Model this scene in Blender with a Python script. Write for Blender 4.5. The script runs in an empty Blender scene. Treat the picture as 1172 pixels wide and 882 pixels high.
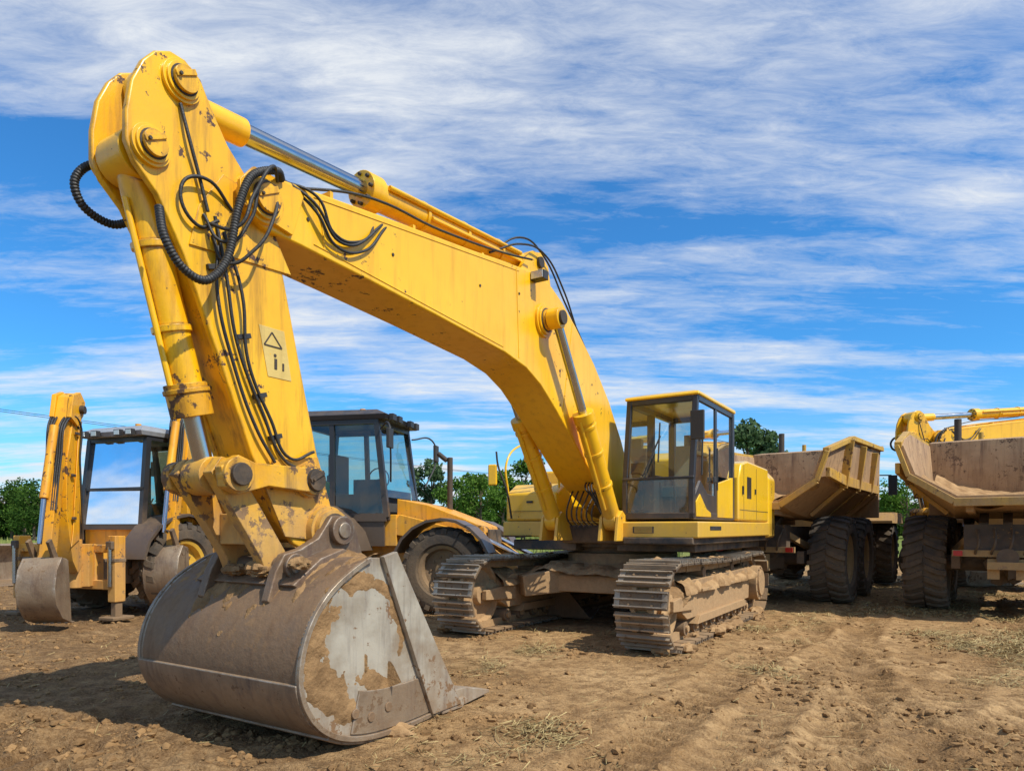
import bpy, bmesh, math, random
import numpy as np
from mathutils import Vector, Matrix
random.seed(7)
scene=bpy.context.scene
col=scene.collection
R=math.radians
# ------------------------------------------------------------ node helpers
class NT:
    def __init__(s,m):
        m.use_nodes=True; s.t=m.node_tree; s.t.nodes.clear()
    def n(s,typ,**k):
        nd=s.t.nodes.new(typ)
        for a,b in k.items():
            if a=='i':
                for kk,vv in b.items():
                    if isinstance(vv,tuple) and len(vv)==2 and hasattr(vv[0],'outputs'):
                        s.t.links.new(vv[0].outputs[vv[1]],nd.inputs[kk])
                    else: nd.inputs[kk].default_value=vv
            else: setattr(nd,a,b)
        return nd
    def noise(s,vec,scale,detail=4,rough=.55,dist=0.0):
        return (s.n('ShaderNodeTexNoise',i={'Vector':vec,'Scale':scale,'Detail':detail,'Roughness':rough,'Distortion':dist}),'Fac')
    def mapv(s,vec,scale=(1,1,1),rot=(0,0,0),loc=(0,0,0)):
        return (s.n('ShaderNodeMapping',i={'Vector':vec,'Scale':scale,'Rotation':rot,'Location':loc}),0)
    def rng(s,v,a,b,c=0.,d=1.):
        return (s.n('ShaderNodeMapRange',i={'Value':v,'From Min':a,'From Max':b,'To Min':c,'To Max':d}),0)
    def math(s,op,a,b=0.):
        return (s.n('ShaderNodeMath',operation=op,i={0:a,1:b}),0)
    def mix(s,f,a,b,bt='MIX'):
        nd=s.n('ShaderNodeMix',data_type='RGBA',blend_type=bt)
        for idx,v in ((0,f),(6,a),(7,b)):
            if isinstance(v,tuple) and len(v)==2 and hasattr(v[0],'outputs'): s.t.links.new(v[0].outputs[v[1]],nd.inputs[idx])
            else: nd.inputs[idx].default_value=v if idx==0 else (tuple(v)+(1,) if len(v)==3 else v)
        return (nd,2)
def surf(name,c1,c2,rough=.5,metal=0.,chips=0.,chipcol=(.09,.04,.02),streak=0.,dust=0.,dz=(0,1.5),dustcol=(.40,.25,.125),
         bump=.15,bscale=40,edge=0.,edgecol=(.10,.055,.03),scale=1.5,spec=.5,coat=0.,top=0.,stcol=None):
    m=bpy.data.materials.new(name); t=NT(m)
    tc=t.n('ShaderNodeTexCoord'); ob=(tc,'Object')
    big=t.noise(ob,scale,4,.6)
    base=t.mix(t.rng(big,.35,.65),c1,c2)
    rou=t.rng(big,.3,.7,max(0,rough-.08),min(1,rough+.12))
    if streak>0:
        s1=t.noise(t.mapv(ob,(7,7,.7)),1.6,5,.65)
        f=t.math('MULTIPLY',t.rng(s1,.5,.72),streak)
        base=t.mix(f,base,stcol or (c2[0]*.33,c2[1]*.27,c2[2]*.3+.01))
        rou=t.math('ADD',rou,t.math('MULTIPLY',f,.3))
    if chips>0:
        n1=t.noise(ob,11,6,.72); n2=t.noise(ob,1.7,2)
        v=t.math('ADD',n1,t.math('MULTIPLY',t.math('SUBTRACT',n2,.5),.55))
        f=t.rng(v,.70-chips*.1,.73-chips*.1)
        base=t.mix(f,base,chipcol); rou=t.math('ADD',rou,t.math('MULTIPLY',f,.3))
    if edge>0:
        bv=t.n('ShaderNodeBevel',samples=2,i={'Radius':.022}); ge=t.n('ShaderNodeNewGeometry')
        dp=t.n('ShaderNodeVectorMath',operation='DOT_PRODUCT',i={0:(bv,0),1:(ge,'Normal')})
        e=t.rng((dp,'Value'),.985,.90)
        f=t.math('MULTIPLY',e,t.math('MULTIPLY',t.rng(t.noise(ob,8,5,.7),.45,.6),edge))
        base=t.mix(f,base,edgecol)
    if dust>0:
        sp=t.n('ShaderNodeSeparateXYZ',i={0:ob})
        hz=t.rng((sp,2),dz[0],dz[1],1.,0.)
        nn=t.noise(ob,3.2,7,.68)
        v=t.math('ADD',t.math('MULTIPLY',hz,.75),t.math('SUBTRACT',nn,.5))
        f=t.math('MULTIPLY',t.rng(v,.12,.5),dust)
        base=t.mix(f,base,t.mix(t.noise(ob,20,4,.7),tuple(x*.65 for x in dustcol),tuple(min(1,x*1.25) for x in dustcol)))
        rou=t.math('ADD',rou,t.math('MULTIPLY',f,.4))
    if top>0:
        ge2=t.n('ShaderNodeNewGeometry'); sn=t.n('ShaderNodeSeparateXYZ',i={0:(ge2,'Normal')})
        f=t.math('MULTIPLY',t.rng((sn,2),.35,.9),t.math('MULTIPLY',t.rng(t.noise(ob,5,5,.7),.35,.55),top))
        base=t.mix(f,base,dustcol); rou=t.math('ADD',rou,t.math('MULTIPLY',f,.4))
    bp=t.n('ShaderNodeBump',i={'Strength':bump,'Distance':.02,'Height':t.noise(ob,bscale,5,.65)})
    b=t.n('ShaderNodeBsdfPrincipled',i={'Base Color':base,'Roughness':rou,'Metallic':metal,'Normal':(bp,0),'Specular IOR Level':spec,'Coat Weight':coat,'Coat Roughness':.2})
    o=t.n('ShaderNodeOutputMaterial'); t.t.links.new(b.outputs[0],o.inputs[0])
    return m
def glassmat(name,tint=(.55,.62,.6),dustv=.12):
    m=bpy.data.materials.new(name); t=NT(m); tc=t.n('ShaderNodeTexCoord')
    tr=t.n('ShaderNodeBsdfTransparent',i={'Color':tint+(1,)})
    gl=t.n('ShaderNodeBsdfGlossy',i={'Color':(.9,.95,1,1),'Roughness':.03})
    fr=t.n('ShaderNodeFresnel',i={'IOR':1.5})
    mx=t.n('ShaderNodeMixShader',i={0:t.math('ADD',(fr,0),.03),1:(tr,0),2:(gl,0)})
    df=t.n('ShaderNodeBsdfDiffuse',i={'Color':(.42,.33,.22,1)})
    nz=t.rng(t.noise((tc,'Object'),2.5,5,.65),.4,.75,dustv*.3,dustv*2.2)
    m2=t.n('ShaderNodeMixShader',i={0:nz,1:(mx,0),2:(df,0)})
    o=t.n('ShaderNodeOutputMaterial'); t.t.links.new(m2.outputs[0],o.inputs[0]); return m
YEL=surf('yellow_paint',(.90,.50,.006),(.84,.43,.005),rough=.34,chips=.25,streak=.40,stcol=(.50,.22,.008),dust=.35,dz=(.6,2.2),bump=.05,coat=.3)
YELS=surf('yellow_paint_oily',(.88,.48,.006),(.80,.39,.005),rough=.36,chips=.75,streak=.70,stcol=(.22,.09,.010),dust=.3,dz=(.6,2.0),bump=.08,coat=.2,edge=.9)
YEL2=surf('yellow_paint_worn',(.82,.43,.008),(.62,.28,.008),rough=.45,chips=1.35,chipcol=(.10,.05,.022),streak=.8,stcol=(.13,.06,.018),dust=.6,dz=(.9,2.1),edge=1.,bump=.15,coat=.1)
YELC=surf('yellow_paint_clean',(.89,.54,.010),(.86,.49,.010),rough=.30,chips=.12,streak=.16,stcol=(.5,.28,.05),dust=.4,dz=(1.1,1.8),bump=.03,coat=.4,top=.3)
RIM=surf('wheel_rim_dusty',(.40,.24,.04),(.22,.14,.05),rough=.7,chips=1.0,dust=.95,dz=(.0,2.2),bump=.2,dustcol=(.24,.16,.09))
ORG=surf('orange_yellow_paint',(.84,.41,.008),(.74,.31,.008),rough=.4,chips=.85,streak=.6,dust=.6,dz=(.3,1.7),bump=.06)
OCH=surf('ochre_dusty_paint',(.62,.36,.04),(.46,.27,.05),rough=.6,chips=.8,streak=.5,dust=.75,dz=(.6,3.2),bump=.15,top=.5,dustcol=(.37,.24,.13))
BED=surf('dump_body_steel',(.50,.32,.165),(.31,.19,.10),rough=.75,chips=.8,streak=.7,dust=.6,dz=(1.,3.5),bump=.3,chipcol=(.13,.08,.05))
BLK=surf('black_parts',(.022,.022,.024),(.04,.037,.033),rough=.55,dust=.6,dz=(.2,1.6),bump=.08)
BLKP=surf('black_cab_paint',(.02,.022,.026),(.03,.03,.033),rough=.35,dust=.2,dz=(1.,2.2),bump=.03,top=.15)
GRY=surf('grey_roof_paint',(.30,.31,.32),(.24,.25,.26),rough=.45,dust=.2,dz=(1.,3),streak=.3,bump=.05)
HOSE=surf('hose_rubber',(.016,.016,.016),(.028,.026,.023),rough=.5,dust=.3,dz=(.5,2),bump=.3,bscale=60)
RUB=surf('tire_rubber',(.032,.030,.028),(.055,.048,.042),rough=.85,dust=.7,dz=(.0,1.9),bump=.4,bscale=30,dustcol=(.19,.13,.075))
CHR=surf('chrome_rod',(.55,.56,.58),(.42,.43,.45),rough=.18,metal=1.,bump=.01,streak=.2)
STL=surf('bucket_steel',(.125,.085,.058),(.215,.145,.095),rough=.42,metal=.35,chips=.8,chipcol=(.30,.195,.11),streak=.8,dust=.75,dz=(.1,1.7),dustcol=(.27,.165,.085),bump=.35,bscale=18,edge=.9,edgecol=(.42,.37,.3),top=.5,scale=2.2)
STLB=surf('bucket_band_steel',(.38,.30,.21),(.21,.15,.10),rough=.38,metal=.45,streak=.7,chips=.8,chipcol=(.15,.09,.05),dust=.45,dz=(-.2,1.2),dustcol=(.30,.19,.10),bump=.25,bscale=25,edge=.8,edgecol=(.5,.46,.4),top=.5,scale=3)
STLS=surf('bucket_side_steel',(.52,.475,.38),(.33,.275,.20),rough=.42,metal=.3,chips=.85,chipcol=(.22,.125,.062),streak=.6,dust=.55,dz=(-.35,.85),bump=.15,bscale=18,dustcol=(.29,.17,.08),edge=.7,edgecol=(.2,.13,.08),scale=3.2)
SHOE=surf('track_shoe_steel',(.16,.115,.075),(.09,.068,.048),rough=.5,metal=.3,chips=.6,dust=.7,dz=(-.3,1.3),bump=.3,bscale=25,top=.7,dustcol=(.36,.235,.125))
GROU=surf('track_grouser_steel',(.50,.44,.34),(.28,.22,.155),rough=.40,metal=.45,chips=.7,chipcol=(.13,.085,.05),dust=.3,dz=(-.3,1.3),bump=.3,bscale=25,top=.4,dustcol=(.38,.25,.14))
FRM=surf('undercarriage_dusty',(.17,.11,.065),(.09,.063,.042),rough=.85,dust=1.,dz=(.1,1.6),bump=.5,bscale=14,top=1.,dustcol=(.40,.25,.12))
FRMT=surf('truck_chassis_dusty',(.09,.067,.048),(.045,.036,.03),rough=.7,chips=.7,chipcol=(.22,.13,.055),dust=.55,dz=(.3,1.5),bump=.4,bscale=14,top=.8,dustcol=(.28,.18,.10))
DRT=surf('caked_dirt',(.45,.285,.14),(.25,.148,.070),rough=.95,bump=1.,bscale=14,scale=4,spec=.1)
DRTB=surf('bucket_soil',(.34,.205,.095),(.18,.105,.048),rough=.95,bump=1.,bscale=16,scale=5,spec=.1)
DRK=surf('dark_grime',(.03,.024,.018),(.07,.05,.035),rough=.7,dust=.5,dz=(.2,2.0),bump=.3,bscale=20)
SEAT=surf('seat_fabric',(.42,.34,.24),(.33,.27,.19),rough=.9)
INT=surf('cab_interior',(.05,.05,.05),(.08,.075,.07),rough=.8)
WHT=surf('decal_cream',(.68,.50,.16),(.55,.38,.10),rough=.6,chips=.95,chipcol=(.75,.40,.02),streak=.4)
RED=surf('red_lamp',(.5,.02,.01),(.4,.02,.01),rough=.3)
LAMP=surf('lamp_glass',(.6,.6,.55),(.5,.5,.45),rough=.2,metal=.4)
VEST=surf('hi_vis_fabric',(.45,.75,.03),(.5,.8,.05),rough=.8)
WOOD=surf('pole_wood',(.16,.11,.07),(.11,.08,.05),rough=.9)
GLS=glassmat('cab_glass',(.70,.82,.82),.05)
GLSD=glassmat('cab_glass_dusty',(.38,.42,.40),.25)
GLSB=glassmat('cab_glass_blue',(.55,.74,.74),.05)
# ------------------------------------------------------------ mesh builder
class MB:
    def __init__(s): s.v=[];s.f=[];s.m=[];s.mats=[]
    def mi(s,mat):
        if mat not in s.mats: s.mats.append(mat)
        return s.mats.index(mat)
    def add(s,vs,fs,mat):
        o=len(s.v); s.v+= [tuple(v) for v in vs]; k=s.mi(mat)
        for f in fs: s.f.append(tuple(i+o for i in f)); s.m.append(k)
    def box(s,c,sz,mat,rot=None):
        c=Vector(c); hx,hy,hz=[a/2 for a in sz]
        vs=[Vector((x*hx,y*hy,z*hz)) for x in(-1,1) for y in(-1,1) for z in(-1,1)]
        if rot is not None: vs=[rot@v for v in vs]
        s.add([v+c for v in vs],[(0,1,3,2),(4,6,7,5),(0,4,5,1),(2,3,7,6),(0,2,6,4),(1,5,7,3)],mat)
    def bx(s,x0,x1,y0,y1,z0,z1,mat): s.box(((x0+x1)/2,(y0+y1)/2,(z0+z1)/2),(abs(x1-x0),abs(y1-y0),abs(z1-z0)),mat)
    def beam(s,p1,p2,w,h,mat,up=(0,0,1),w2=None,h2=None):
        p1=Vector(p1);p2=Vector(p2);d=(p2-p1).normalized();u=Vector(up)
        if abs(d.dot(u))>.98: u=Vector((1,0,0))
        l=d.cross(u).normalized();u=l.cross(d).normalized(); w2=w if w2 is None else w2; h2=h if h2 is None else h2
        vs=[]
        for p,a,b in((p1,w/2,h/2),(p2,w2/2,h2/2)):
            vs+=[p+l*a+u*b,p-l*a+u*b,p-l*a-u*b,p+l*a-u*b]
        s.add(vs,[(0,1,2,3),(7,6,5,4),(0,4,5,1),(1,5,6,2),(2,6,7,3),(3,7,4,0)],mat)
    def cyl(s,p1,p2,r,mat,n=20,r2=None):
        p1=Vector(p1);p2=Vector(p2);d=(p2-p1).normalized();u=Vector((0,0,1)) if abs(d.z)<.95 else Vector((1,0,0))
        a=d.cross(u).normalized();b=d.cross(a); r2=r if r2 is None else r2
        vs=[p1+(a*math.cos(2*math.pi*i/n)+b*math.sin(2*math.pi*i/n))*r for i in range(n)]
        vs+=[p2+(a*math.cos(2*math.pi*i/n)+b*math.sin(2*math.pi*i/n))*r2 for i in range(n)]
        fs=[(i,(i+1)%n,n+(i+1)%n,n+i) for i in range(n)]+[tuple(range(n))[::-1],tuple(range(n,2*n))]
        s.add(vs,fs,mat)
    def prism(s,pts,y0,y1,mat,ins=0):
        n=len(pts); vs=[(x,y0,z) for x,z in pts]+[(x,y1,z) for x,z in pts]
        fs=[(i,(i+1)%n,n+(i+1)%n,n+i) for i in range(n)]+[tuple(range(n))[::-1],tuple(range(n,2*n))]
        s.add(vs,fs,mat)
    def quad(s,a,b,c,d,mat): s.add([a,b,c,d],[(0,1,2,3)],mat)
    def loft(s,secs,mat,cap=True,closed=True):
        n=len(secs[0]); vs=[p for q in secs for p in q]; fs=[]
        for k in range(len(secs)-1):
            for i in range(n if closed else n-1):
                j=(i+1)%n; fs.append((k*n+i,k*n+j,(k+1)*n+j,(k+1)*n+i))
        if cap: fs+=[tuple(range(n))[::-1],tuple(range((len(secs)-1)*n,len(secs)*n))]
        s.add(vs,fs,mat)
    def lathe(s,c,prof,mat,n=36):
        m=len(prof); vs=[];fs=[]
        for i in range(n):
            a=2*math.pi*i/n
            for y,r in prof: vs.append((c[0]+r*math.cos(a),c[1]+y,c[2]+r*math.sin(a)))
        for i in range(n):
            j=(i+1)%n
            for k in range(m-1): fs.append((i*m+k,i*m+k+1,j*m+k+1,j*m+k))
        s.add(vs,fs,mat)
    def build(s,name,parent=None,bevel=0.,seg=2,recalc=True):
        me=bpy.data.meshes.new(name); me.from_pydata(s.v,[],s.f)
        for m in s.mats: me.materials.append(m)
        me.polygons.foreach_set('material_index',s.m)
        bm=bmesh.new(); bm.from_mesh(me)
        if recalc: bmesh.ops.recalc_face_normals(bm,faces=bm.faces)
        for e in bm.edges:
            if len(e.link_faces)!=2 or e.calc_face_angle(9)>R(36): e.smooth=False
        for f in bm.faces: f.smooth=True
        bm.to_mesh(me); bm.free()
        ob=bpy.data.objects.new(name,me); col.objects.link(ob); ob.parent=parent
        if bevel>0:
            b=ob.modifiers.new('bevel','BEVEL'); b.width=bevel; b.segments=seg; b.limit_method='ANGLE'; b.angle_limit=R(40); b.harden_normals=True
        return ob
def empty(name,loc,ang=0,scale=1.):
    e=bpy.data.objects.new(name,None); col.objects.link(e); e.location=loc; e.rotation_euler=(0,0,ang); e.scale=(scale,)*3; e.empty_display_size=.3
    return e
def tube(name,pts,r,mat,parent=None,res=8):
    c=bpy.data.curves.new(name,'CURVE'); c.dimensions='3D'; c.bevel_depth=r; c.bevel_resolution=3; c.resolution_u=res
    for P in (pts if isinstance(pts[0][0],(tuple,list,Vector)) else [pts]):
        sp=c.splines.new('BEZIER'); sp.bezier_points.add(len(P)-1)
        for b,p in zip(sp.bezier_points,P): b.co=p; b.handle_left_type=b.handle_right_type='AUTO'
    c.materials.append(mat); ob=bpy.data.objects.new(name,c); col.objects.link(ob); ob.parent=parent; return ob
def corrugated(name,pts,r,mat,parent):
    P=[Vector(p) for p in pts]; P=[P[0]*2-P[1]]+P+[P[-1]*2-P[-2]]; path=[]
    for i in range(1,len(P)-2):
        for k in range(26):
            u=k/26; a,b,c,d=P[i-1],P[i],P[i+1],P[i+2]
            path.append(.5*((2*b)+(c-a)*u+(2*a-5*b+4*c-d)*u*u+(3*b-a-3*c+d)*u**3))
    out=[path[0]]
    for q in path[1:]:
        while (q-out[-1]).length>.006: out.append(out[-1]+(q-out[-1]).normalized()*.006)
    mb=MB(); secs=[]; up=Vector((0,1,0))
    for i,q in enumerate(out):
        d=(out[min(i+1,len(out)-1)]-out[max(i-1,0)]).normalized(); a=d.cross(up)
        if a.length<.1: a=d.cross(Vector((1,0,0)))
        a.normalize(); b=a.cross(d).normalized(); up=b
        rr=r*(1 if i%3 else .84); secs.append([q+(a*math.cos(t*math.pi/5)+b*math.sin(t*math.pi/5))*rr for t in range(10)])
    mb.loft(secs,mat); return mb.build(name,parent)
# ------------------------------------------------------------ value noise
rs=np.random.RandomState(3); TAB=rs.rand(256,256)
def vn(x,y):
    xi=np.floor(x).astype(int);yi=np.floor(y).astype(int);fx=x-xi;fy=y-yi
    fx=fx*fx*(3-2*fx);fy=fy*fy*(3-2*fy);xi&=255;yi&=255;x1=(xi+1)&255;y1=(yi+1)&255
    return (TAB[xi,yi]*(1-fx)+TAB[x1,yi]*fx)*(1-fy)+(TAB[xi,y1]*(1-fx)+TAB[x1,y1]*fx)*fy
def fbm(x,y,o=4,l=2.03,g=.5):
    s=0;a=1;t=0
    for k in range(o): s=s+a*vn(x+17.3*k,y+5.1*k);t+=a;a*=g;x=x*l;y=y*l
    return s/t-.5
RUTS=[(.53,.848,-.95,.20,.030,2,40,1),(.56,.83,-1.75,.22,.038,2,40,1),(.44,.90,.05,.22,.034,2,40,1),(.50,.866,1.35,.24,.042,2,40,1),(.30,.954,1.1,.20,.034,2,30,1),
    (.66,.75,1.9,.24,.036,2,40,1),(.80,.60,-1.4,.22,.034,1.2,30,1),(.87,.49,-2.4,.20,.030,.6,30,1),(.70,.714,-.25,.20,.032,1.5,30,1),(.62,.785,-.6,.20,.028,1.5,30,1),
    (.96,.28,-4.75,.20,.085,-14,-1.1,0),(.97,.24,-5.55,.20,.08,-14,-1.3,0),(.90,.43,-4.6,.2,.06,-14,-1.3,0),(.9,.43,-7.6,.25,.06,-14,-2,0),(.985,.17,-4.15,.18,.08,-14,-.9,0),(.99,.14,-3.75,.16,.07,-14,-.6,0)]
def rutset(x,y,mask=False):
    h=np.zeros_like(x); M=np.zeros_like(x)
    for (dx,dy,t0,w,dep,lo,hi,c) in RUTS:
        s=x*dx+y*dy; t=x*dy-y*dx; t=t+.12*np.sin(s*.5+t0)
        q=(t-t0)/w; m=np.exp(-q**4)
        g=1/(1+np.exp(-(s-lo)*3))/(1+np.exp((s-hi)*3))*np.clip(.35+1.3*vn(s*.35+t0*7,t*.4),0,1.3)
        tread=.5+.5*np.clip(3*np.sin(s*2*math.pi/.19+np.abs(t-t0)*13+1.5*vn(s*2,t*2)),-1,1)
        h+= g*(-dep*m*(.30+.70*tread*(.4+.9*vn(s*4,t*4)))+dep*.5*np.exp(-((np.abs(q)-1.3)/.35)**2)*(.3+1.2*vn(s*6,t*6)))
        M=np.maximum(M,g*m*tread)
    return M if mask else h
def leftf(x,y): return 1/(1+np.exp((x+1.0+(y-5)*.30)*1.8))
def height(x,y):
    x=np.asarray(x,float);y=np.asarray(y,float)
    d=np.hypot(x,y)
    h=.04*fbm(x*.5,y*.5,3)+.035*fbm(x*2.2+9,y*2.2,4)+.026*np.maximum(fbm(x*9,y*9,3),-.05)+.05*np.clip(fbm(x*1.3+5,y*1.3,3)*4,0,1)*np.maximum(0,fbm(x*12,y*12,3))
    left=leftf(x,y)
    h+= left*.08*fbm(x*2.6+40,y*3.6,4)+left*.07*np.maximum(0,fbm(x*8+7,y*8,3))
    h+=rutset(x,y)
    fade=np.clip((60-d)/40,0,1)
    h=h*fade+ (1-fade)*.25*fbm(x*.05,y*.05,3)
    return h-.012
# ------------------------------------------------------------ ground
def axis(pts):
    out=[]
    for a,b,st in pts: out+=list(np.arange(a,b,st))
    return out
def grow(start,end,st,k=1.12):
    o=[];v=start;s=st
    while v<end: o.append(v);v+=s;s*=k
    return o+[end]
xs=np.array(sorted(set([-v for v in grow(8,3000,.08)]))+axis([(-7.96,-4,.045),(-4,6,.026),(6,11.96,.045)])+grow(12,3000,.08))
ys=np.array([-3000,-1000,-300,-100,-40,-15,-6,-2,0,1.0,1.6,2.1]+axis([(2.5,7.5,.024),(7.5,11,.045),(11,16,.08)])+grow(16,3000,.12,1.09))
X,Y=np.meshgrid(xs,ys); H=height(X,Y)
nx,ny=len(xs),len(ys)
V=np.stack([X.ravel(),Y.ravel(),H.ravel()],1)
idx=np.arange(nx*ny).reshape(ny,nx)
F=np.stack([idx[:-1,:-1].ravel(),idx[:-1,1:].ravel(),idx[1:,1:].ravel(),idx[1:,:-1].ravel()],1)
me=bpy.data.meshes.new('ground'); me.vertices.add(len(V)); me.vertices.foreach_set('co',V.ravel()); me.loops.add(F.size); me.loops.foreach_set('vertex_index',F.ravel().astype(np.int32))
me.polygons.add(len(F)); me.polygons.foreach_set('loop_start',np.arange(0,F.size,4,dtype=np.int32)); me.polygons.foreach_set('loop_total',np.full(len(F),4,np.int32)); me.update(calc_edges=True)
me.polygons.foreach_set('use_smooth',[True]*len(F))
at=me.attributes.new('dirtmask','FLOAT_COLOR','POINT')
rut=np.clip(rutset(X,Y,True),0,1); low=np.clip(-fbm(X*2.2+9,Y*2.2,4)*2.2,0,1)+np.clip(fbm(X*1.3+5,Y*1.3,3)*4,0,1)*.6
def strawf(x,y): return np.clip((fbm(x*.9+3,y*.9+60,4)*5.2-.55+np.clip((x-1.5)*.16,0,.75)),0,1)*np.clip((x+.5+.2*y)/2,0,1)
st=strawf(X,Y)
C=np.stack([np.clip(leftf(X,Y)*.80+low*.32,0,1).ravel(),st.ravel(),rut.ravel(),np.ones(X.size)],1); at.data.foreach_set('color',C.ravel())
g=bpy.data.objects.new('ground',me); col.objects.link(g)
m=bpy.data.materials.new('dirt_ground'); t=NT(m); tc=t.n('ShaderNodeTexCoord'); ob=(tc,'Object')
av=t.n('ShaderNodeAttribute',attribute_name='dirtmask'); sc=t.n('ShaderNodeSeparateColor',i={0:(av,'Color')})
n1=t.noise(ob,.9,7,.65); n2=t.noise(ob,7,8,.72); n3=t.noise(ob,55,3,.7)
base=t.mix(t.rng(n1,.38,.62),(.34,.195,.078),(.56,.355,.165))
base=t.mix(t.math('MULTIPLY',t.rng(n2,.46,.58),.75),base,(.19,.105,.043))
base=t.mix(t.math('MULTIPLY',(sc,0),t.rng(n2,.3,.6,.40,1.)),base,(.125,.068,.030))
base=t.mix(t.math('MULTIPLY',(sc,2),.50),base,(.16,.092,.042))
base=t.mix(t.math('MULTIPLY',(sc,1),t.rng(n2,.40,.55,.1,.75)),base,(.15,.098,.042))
base=t.mix(t.math('MULTIPLY',(sc,1),t.rng(n3,.50,.62,0.,.5)),base,(.42,.33,.14))
base=t.mix(t.rng(n3,.42,.70,0.,.30),base,(.60,.40,.21))
base=t.mix(t.rng(n3,.46,.30,0.,.40),base,(.14,.08,.035))
ds=t.n('ShaderNodeVectorMath',operation='LENGTH',i={0:ob})
gr=t.rng(t.math('ADD',(ds,'Value'),t.math('MULTIPLY',t.noise(ob,.12,3),30.)),44.,56.)
grc=t.mix(t.noise(ob,.5,5,.7),(.08,.14,.025),(.26,.28,.07))
base=t.mix(gr,base,grc)
bh=t.math('ADD',t.math('MULTIPLY',n2,.9),t.math('MULTIPLY',n3,.35))
bp=t.n('ShaderNodeBump',i={'Strength':1.,'Distance':.06,'Height':bh})
b=t.n('ShaderNodeBsdfPrincipled',i={'Base Color':base,'Roughness':.95,'Specular IOR Level':.12,'Normal':(bp,0)})
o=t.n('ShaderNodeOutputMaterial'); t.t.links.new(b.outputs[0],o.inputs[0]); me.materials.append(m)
def scatter(n,fn,xr,yr):
    out=[]
    while len(out)<n:
        u=rs.rand(n); yy=yr[0]*(yr[1]/yr[0])**u; xx=(rs.rand(n)*2-1)*.85*yy
        k=rs.rand(n)<fn(xx,yy); out+=list(zip(xx[k],yy[k]))
    return np.array(out[:n])
P=scatter(17000,lambda x,y: np.clip(.10+.45*leftf(x,y)+.5*strawf(x,y)+np.clip(fbm(x*1.3+5,y*1.3,3)*4,0,.9),0,1)*np.clip(fbm(x*2.5+8,y*2.5,3)*4+.45,0.02,1),0,(2.6,22)); hz=height(P[:,0],P[:,1])
vs=[];fs=[]
ico=bmesh.new(); bmesh.ops.create_icosphere(ico,subdivisions=1,radius=1.); base8=[tuple(v.co) for v in ico.verts]; tri=[tuple(v.index for v in f.verts) for f in ico.faces]; ico.free()
for (x,y),z in zip(P,hz):
    s=.003+.028*rs.rand()**5 + .0006*y; a=rs.rand()*6.28; o0=len(vs); ca,sa=math.cos(a),math.sin(a); sx=.8+.6*rs.rand()
    for bx,by,bz in base8:
        k=s*(.7+.6*rs.rand()); vs.append((x+(bx*ca*sx-by*sa)*k,y+(bx*sa*sx+by*ca)*k,z+bz*k*.75+s*.2))
    fs+=[(p+o0,q+o0,r+o0) for p,q,r in tri]
mb=MB(); mb.v=vs; mb.f=fs; CL=surf('dirt_clod',(.36,.215,.095),(.17,.097,.043),rough=.95,scale=3,spec=.1,bump=.5); mb.m=[0]*len(fs); mb.mats=[CL]; mb.build('dirt_clods')
P=scatter(16000,lambda x,y: np.clip(strawf(x,y)**1.5*.9+.005,0,1),0,(2.5,20)); hz=height(P[:,0],P[:,1])
vs=[];fs=[]
for (x,y),z in zip(P,hz):
    L=.03+.11*rs.rand()**1.5; a=rs.rand()*6.28; w=.0012+.0003*y; dx,dy=math.cos(a)*L,math.sin(a)*L; px,py=-math.sin(a)*w,math.cos(a)*w; o0=len(vs); r1=rs.rand()*.02;r2=rs.rand()*.04
    vs+=[(x+px,y+py,z+.004+r1),(x-px,y-py,z+.004+r1),(x+dx-px,y+dy-py,z+.006+r2),(x+dx+px,y+dy+py,z+.010+r2)]; fs.append((o0,o0+1,o0+2,o0+3))
mb=MB(); mb.v=vs; mb.f=fs; mb.m=[0]*len(fs); mb.mats=[surf('dry_straw',(.48,.36,.15),(.17,.125,.05),rough=.8,scale=5)]; mb.build('straw_litter',recalc=False)
# ------------------------------------------------------------ lumps and sheets of mud
def lump(mb,c,s,mat=None,seed=0,n=14):
    rr=random.Random(seed); mat=mat or DRT; vs=[];fs=[];m_=n*2
    ph=[(rr.uniform(1,5),rr.uniform(1,5),rr.uniform(0,6)) for _ in range(6)]
    for i in range(n+1):
        th=math.pi*i/n
        for j in range(m_):
            f=2*math.pi*j/m_; v=Vector((math.sin(th)*math.cos(f),math.sin(th)*math.sin(f),math.cos(th)))
            k=1+sum(.09*math.sin(a*2*v.x*1.7+b*2*v.y+p+v.z*a) for a,b,p in ph)+rr.uniform(-.06,.06)*(0 if i in(0,n) else 1)
            vs.append((c[0]+v.x*s[0]*k,c[1]+v.y*s[1]*k,c[2]+v.z*s[2]*k))
    for i in range(n):
        for j in range(m_): fs.append((i*m_+j,i*m_+(j+1)%m_,(i+1)*m_+(j+1)%m_,(i+1)*m_+j))
    mb.add(vs,fs,mat)
def sheet(mb,pos,nu,nv,hfun,mat,cut=None):
    vs=[];hh=[]
    for i in range(nu+1):
        for j in range(nv+1):
            p,n_=pos(i/nu,j/nv); h=hfun(i/nu,j/nv); hh.append(h); vs.append(p+n_*h)
    fs=[]
    for i in range(nu):
        for j in range(nv):
            q=(i*(nv+1)+j,i*(nv+1)+j+1,(i+1)*(nv+1)+j+1,(i+1)*(nv+1)+j)
            if cut is None or max(hh[a] for a in q)>cut: fs.append(q)
    mb.add(vs,fs,mat)
def F1(x,y,o=4): return float(fbm(np.array(x),np.array(y),o))
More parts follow.
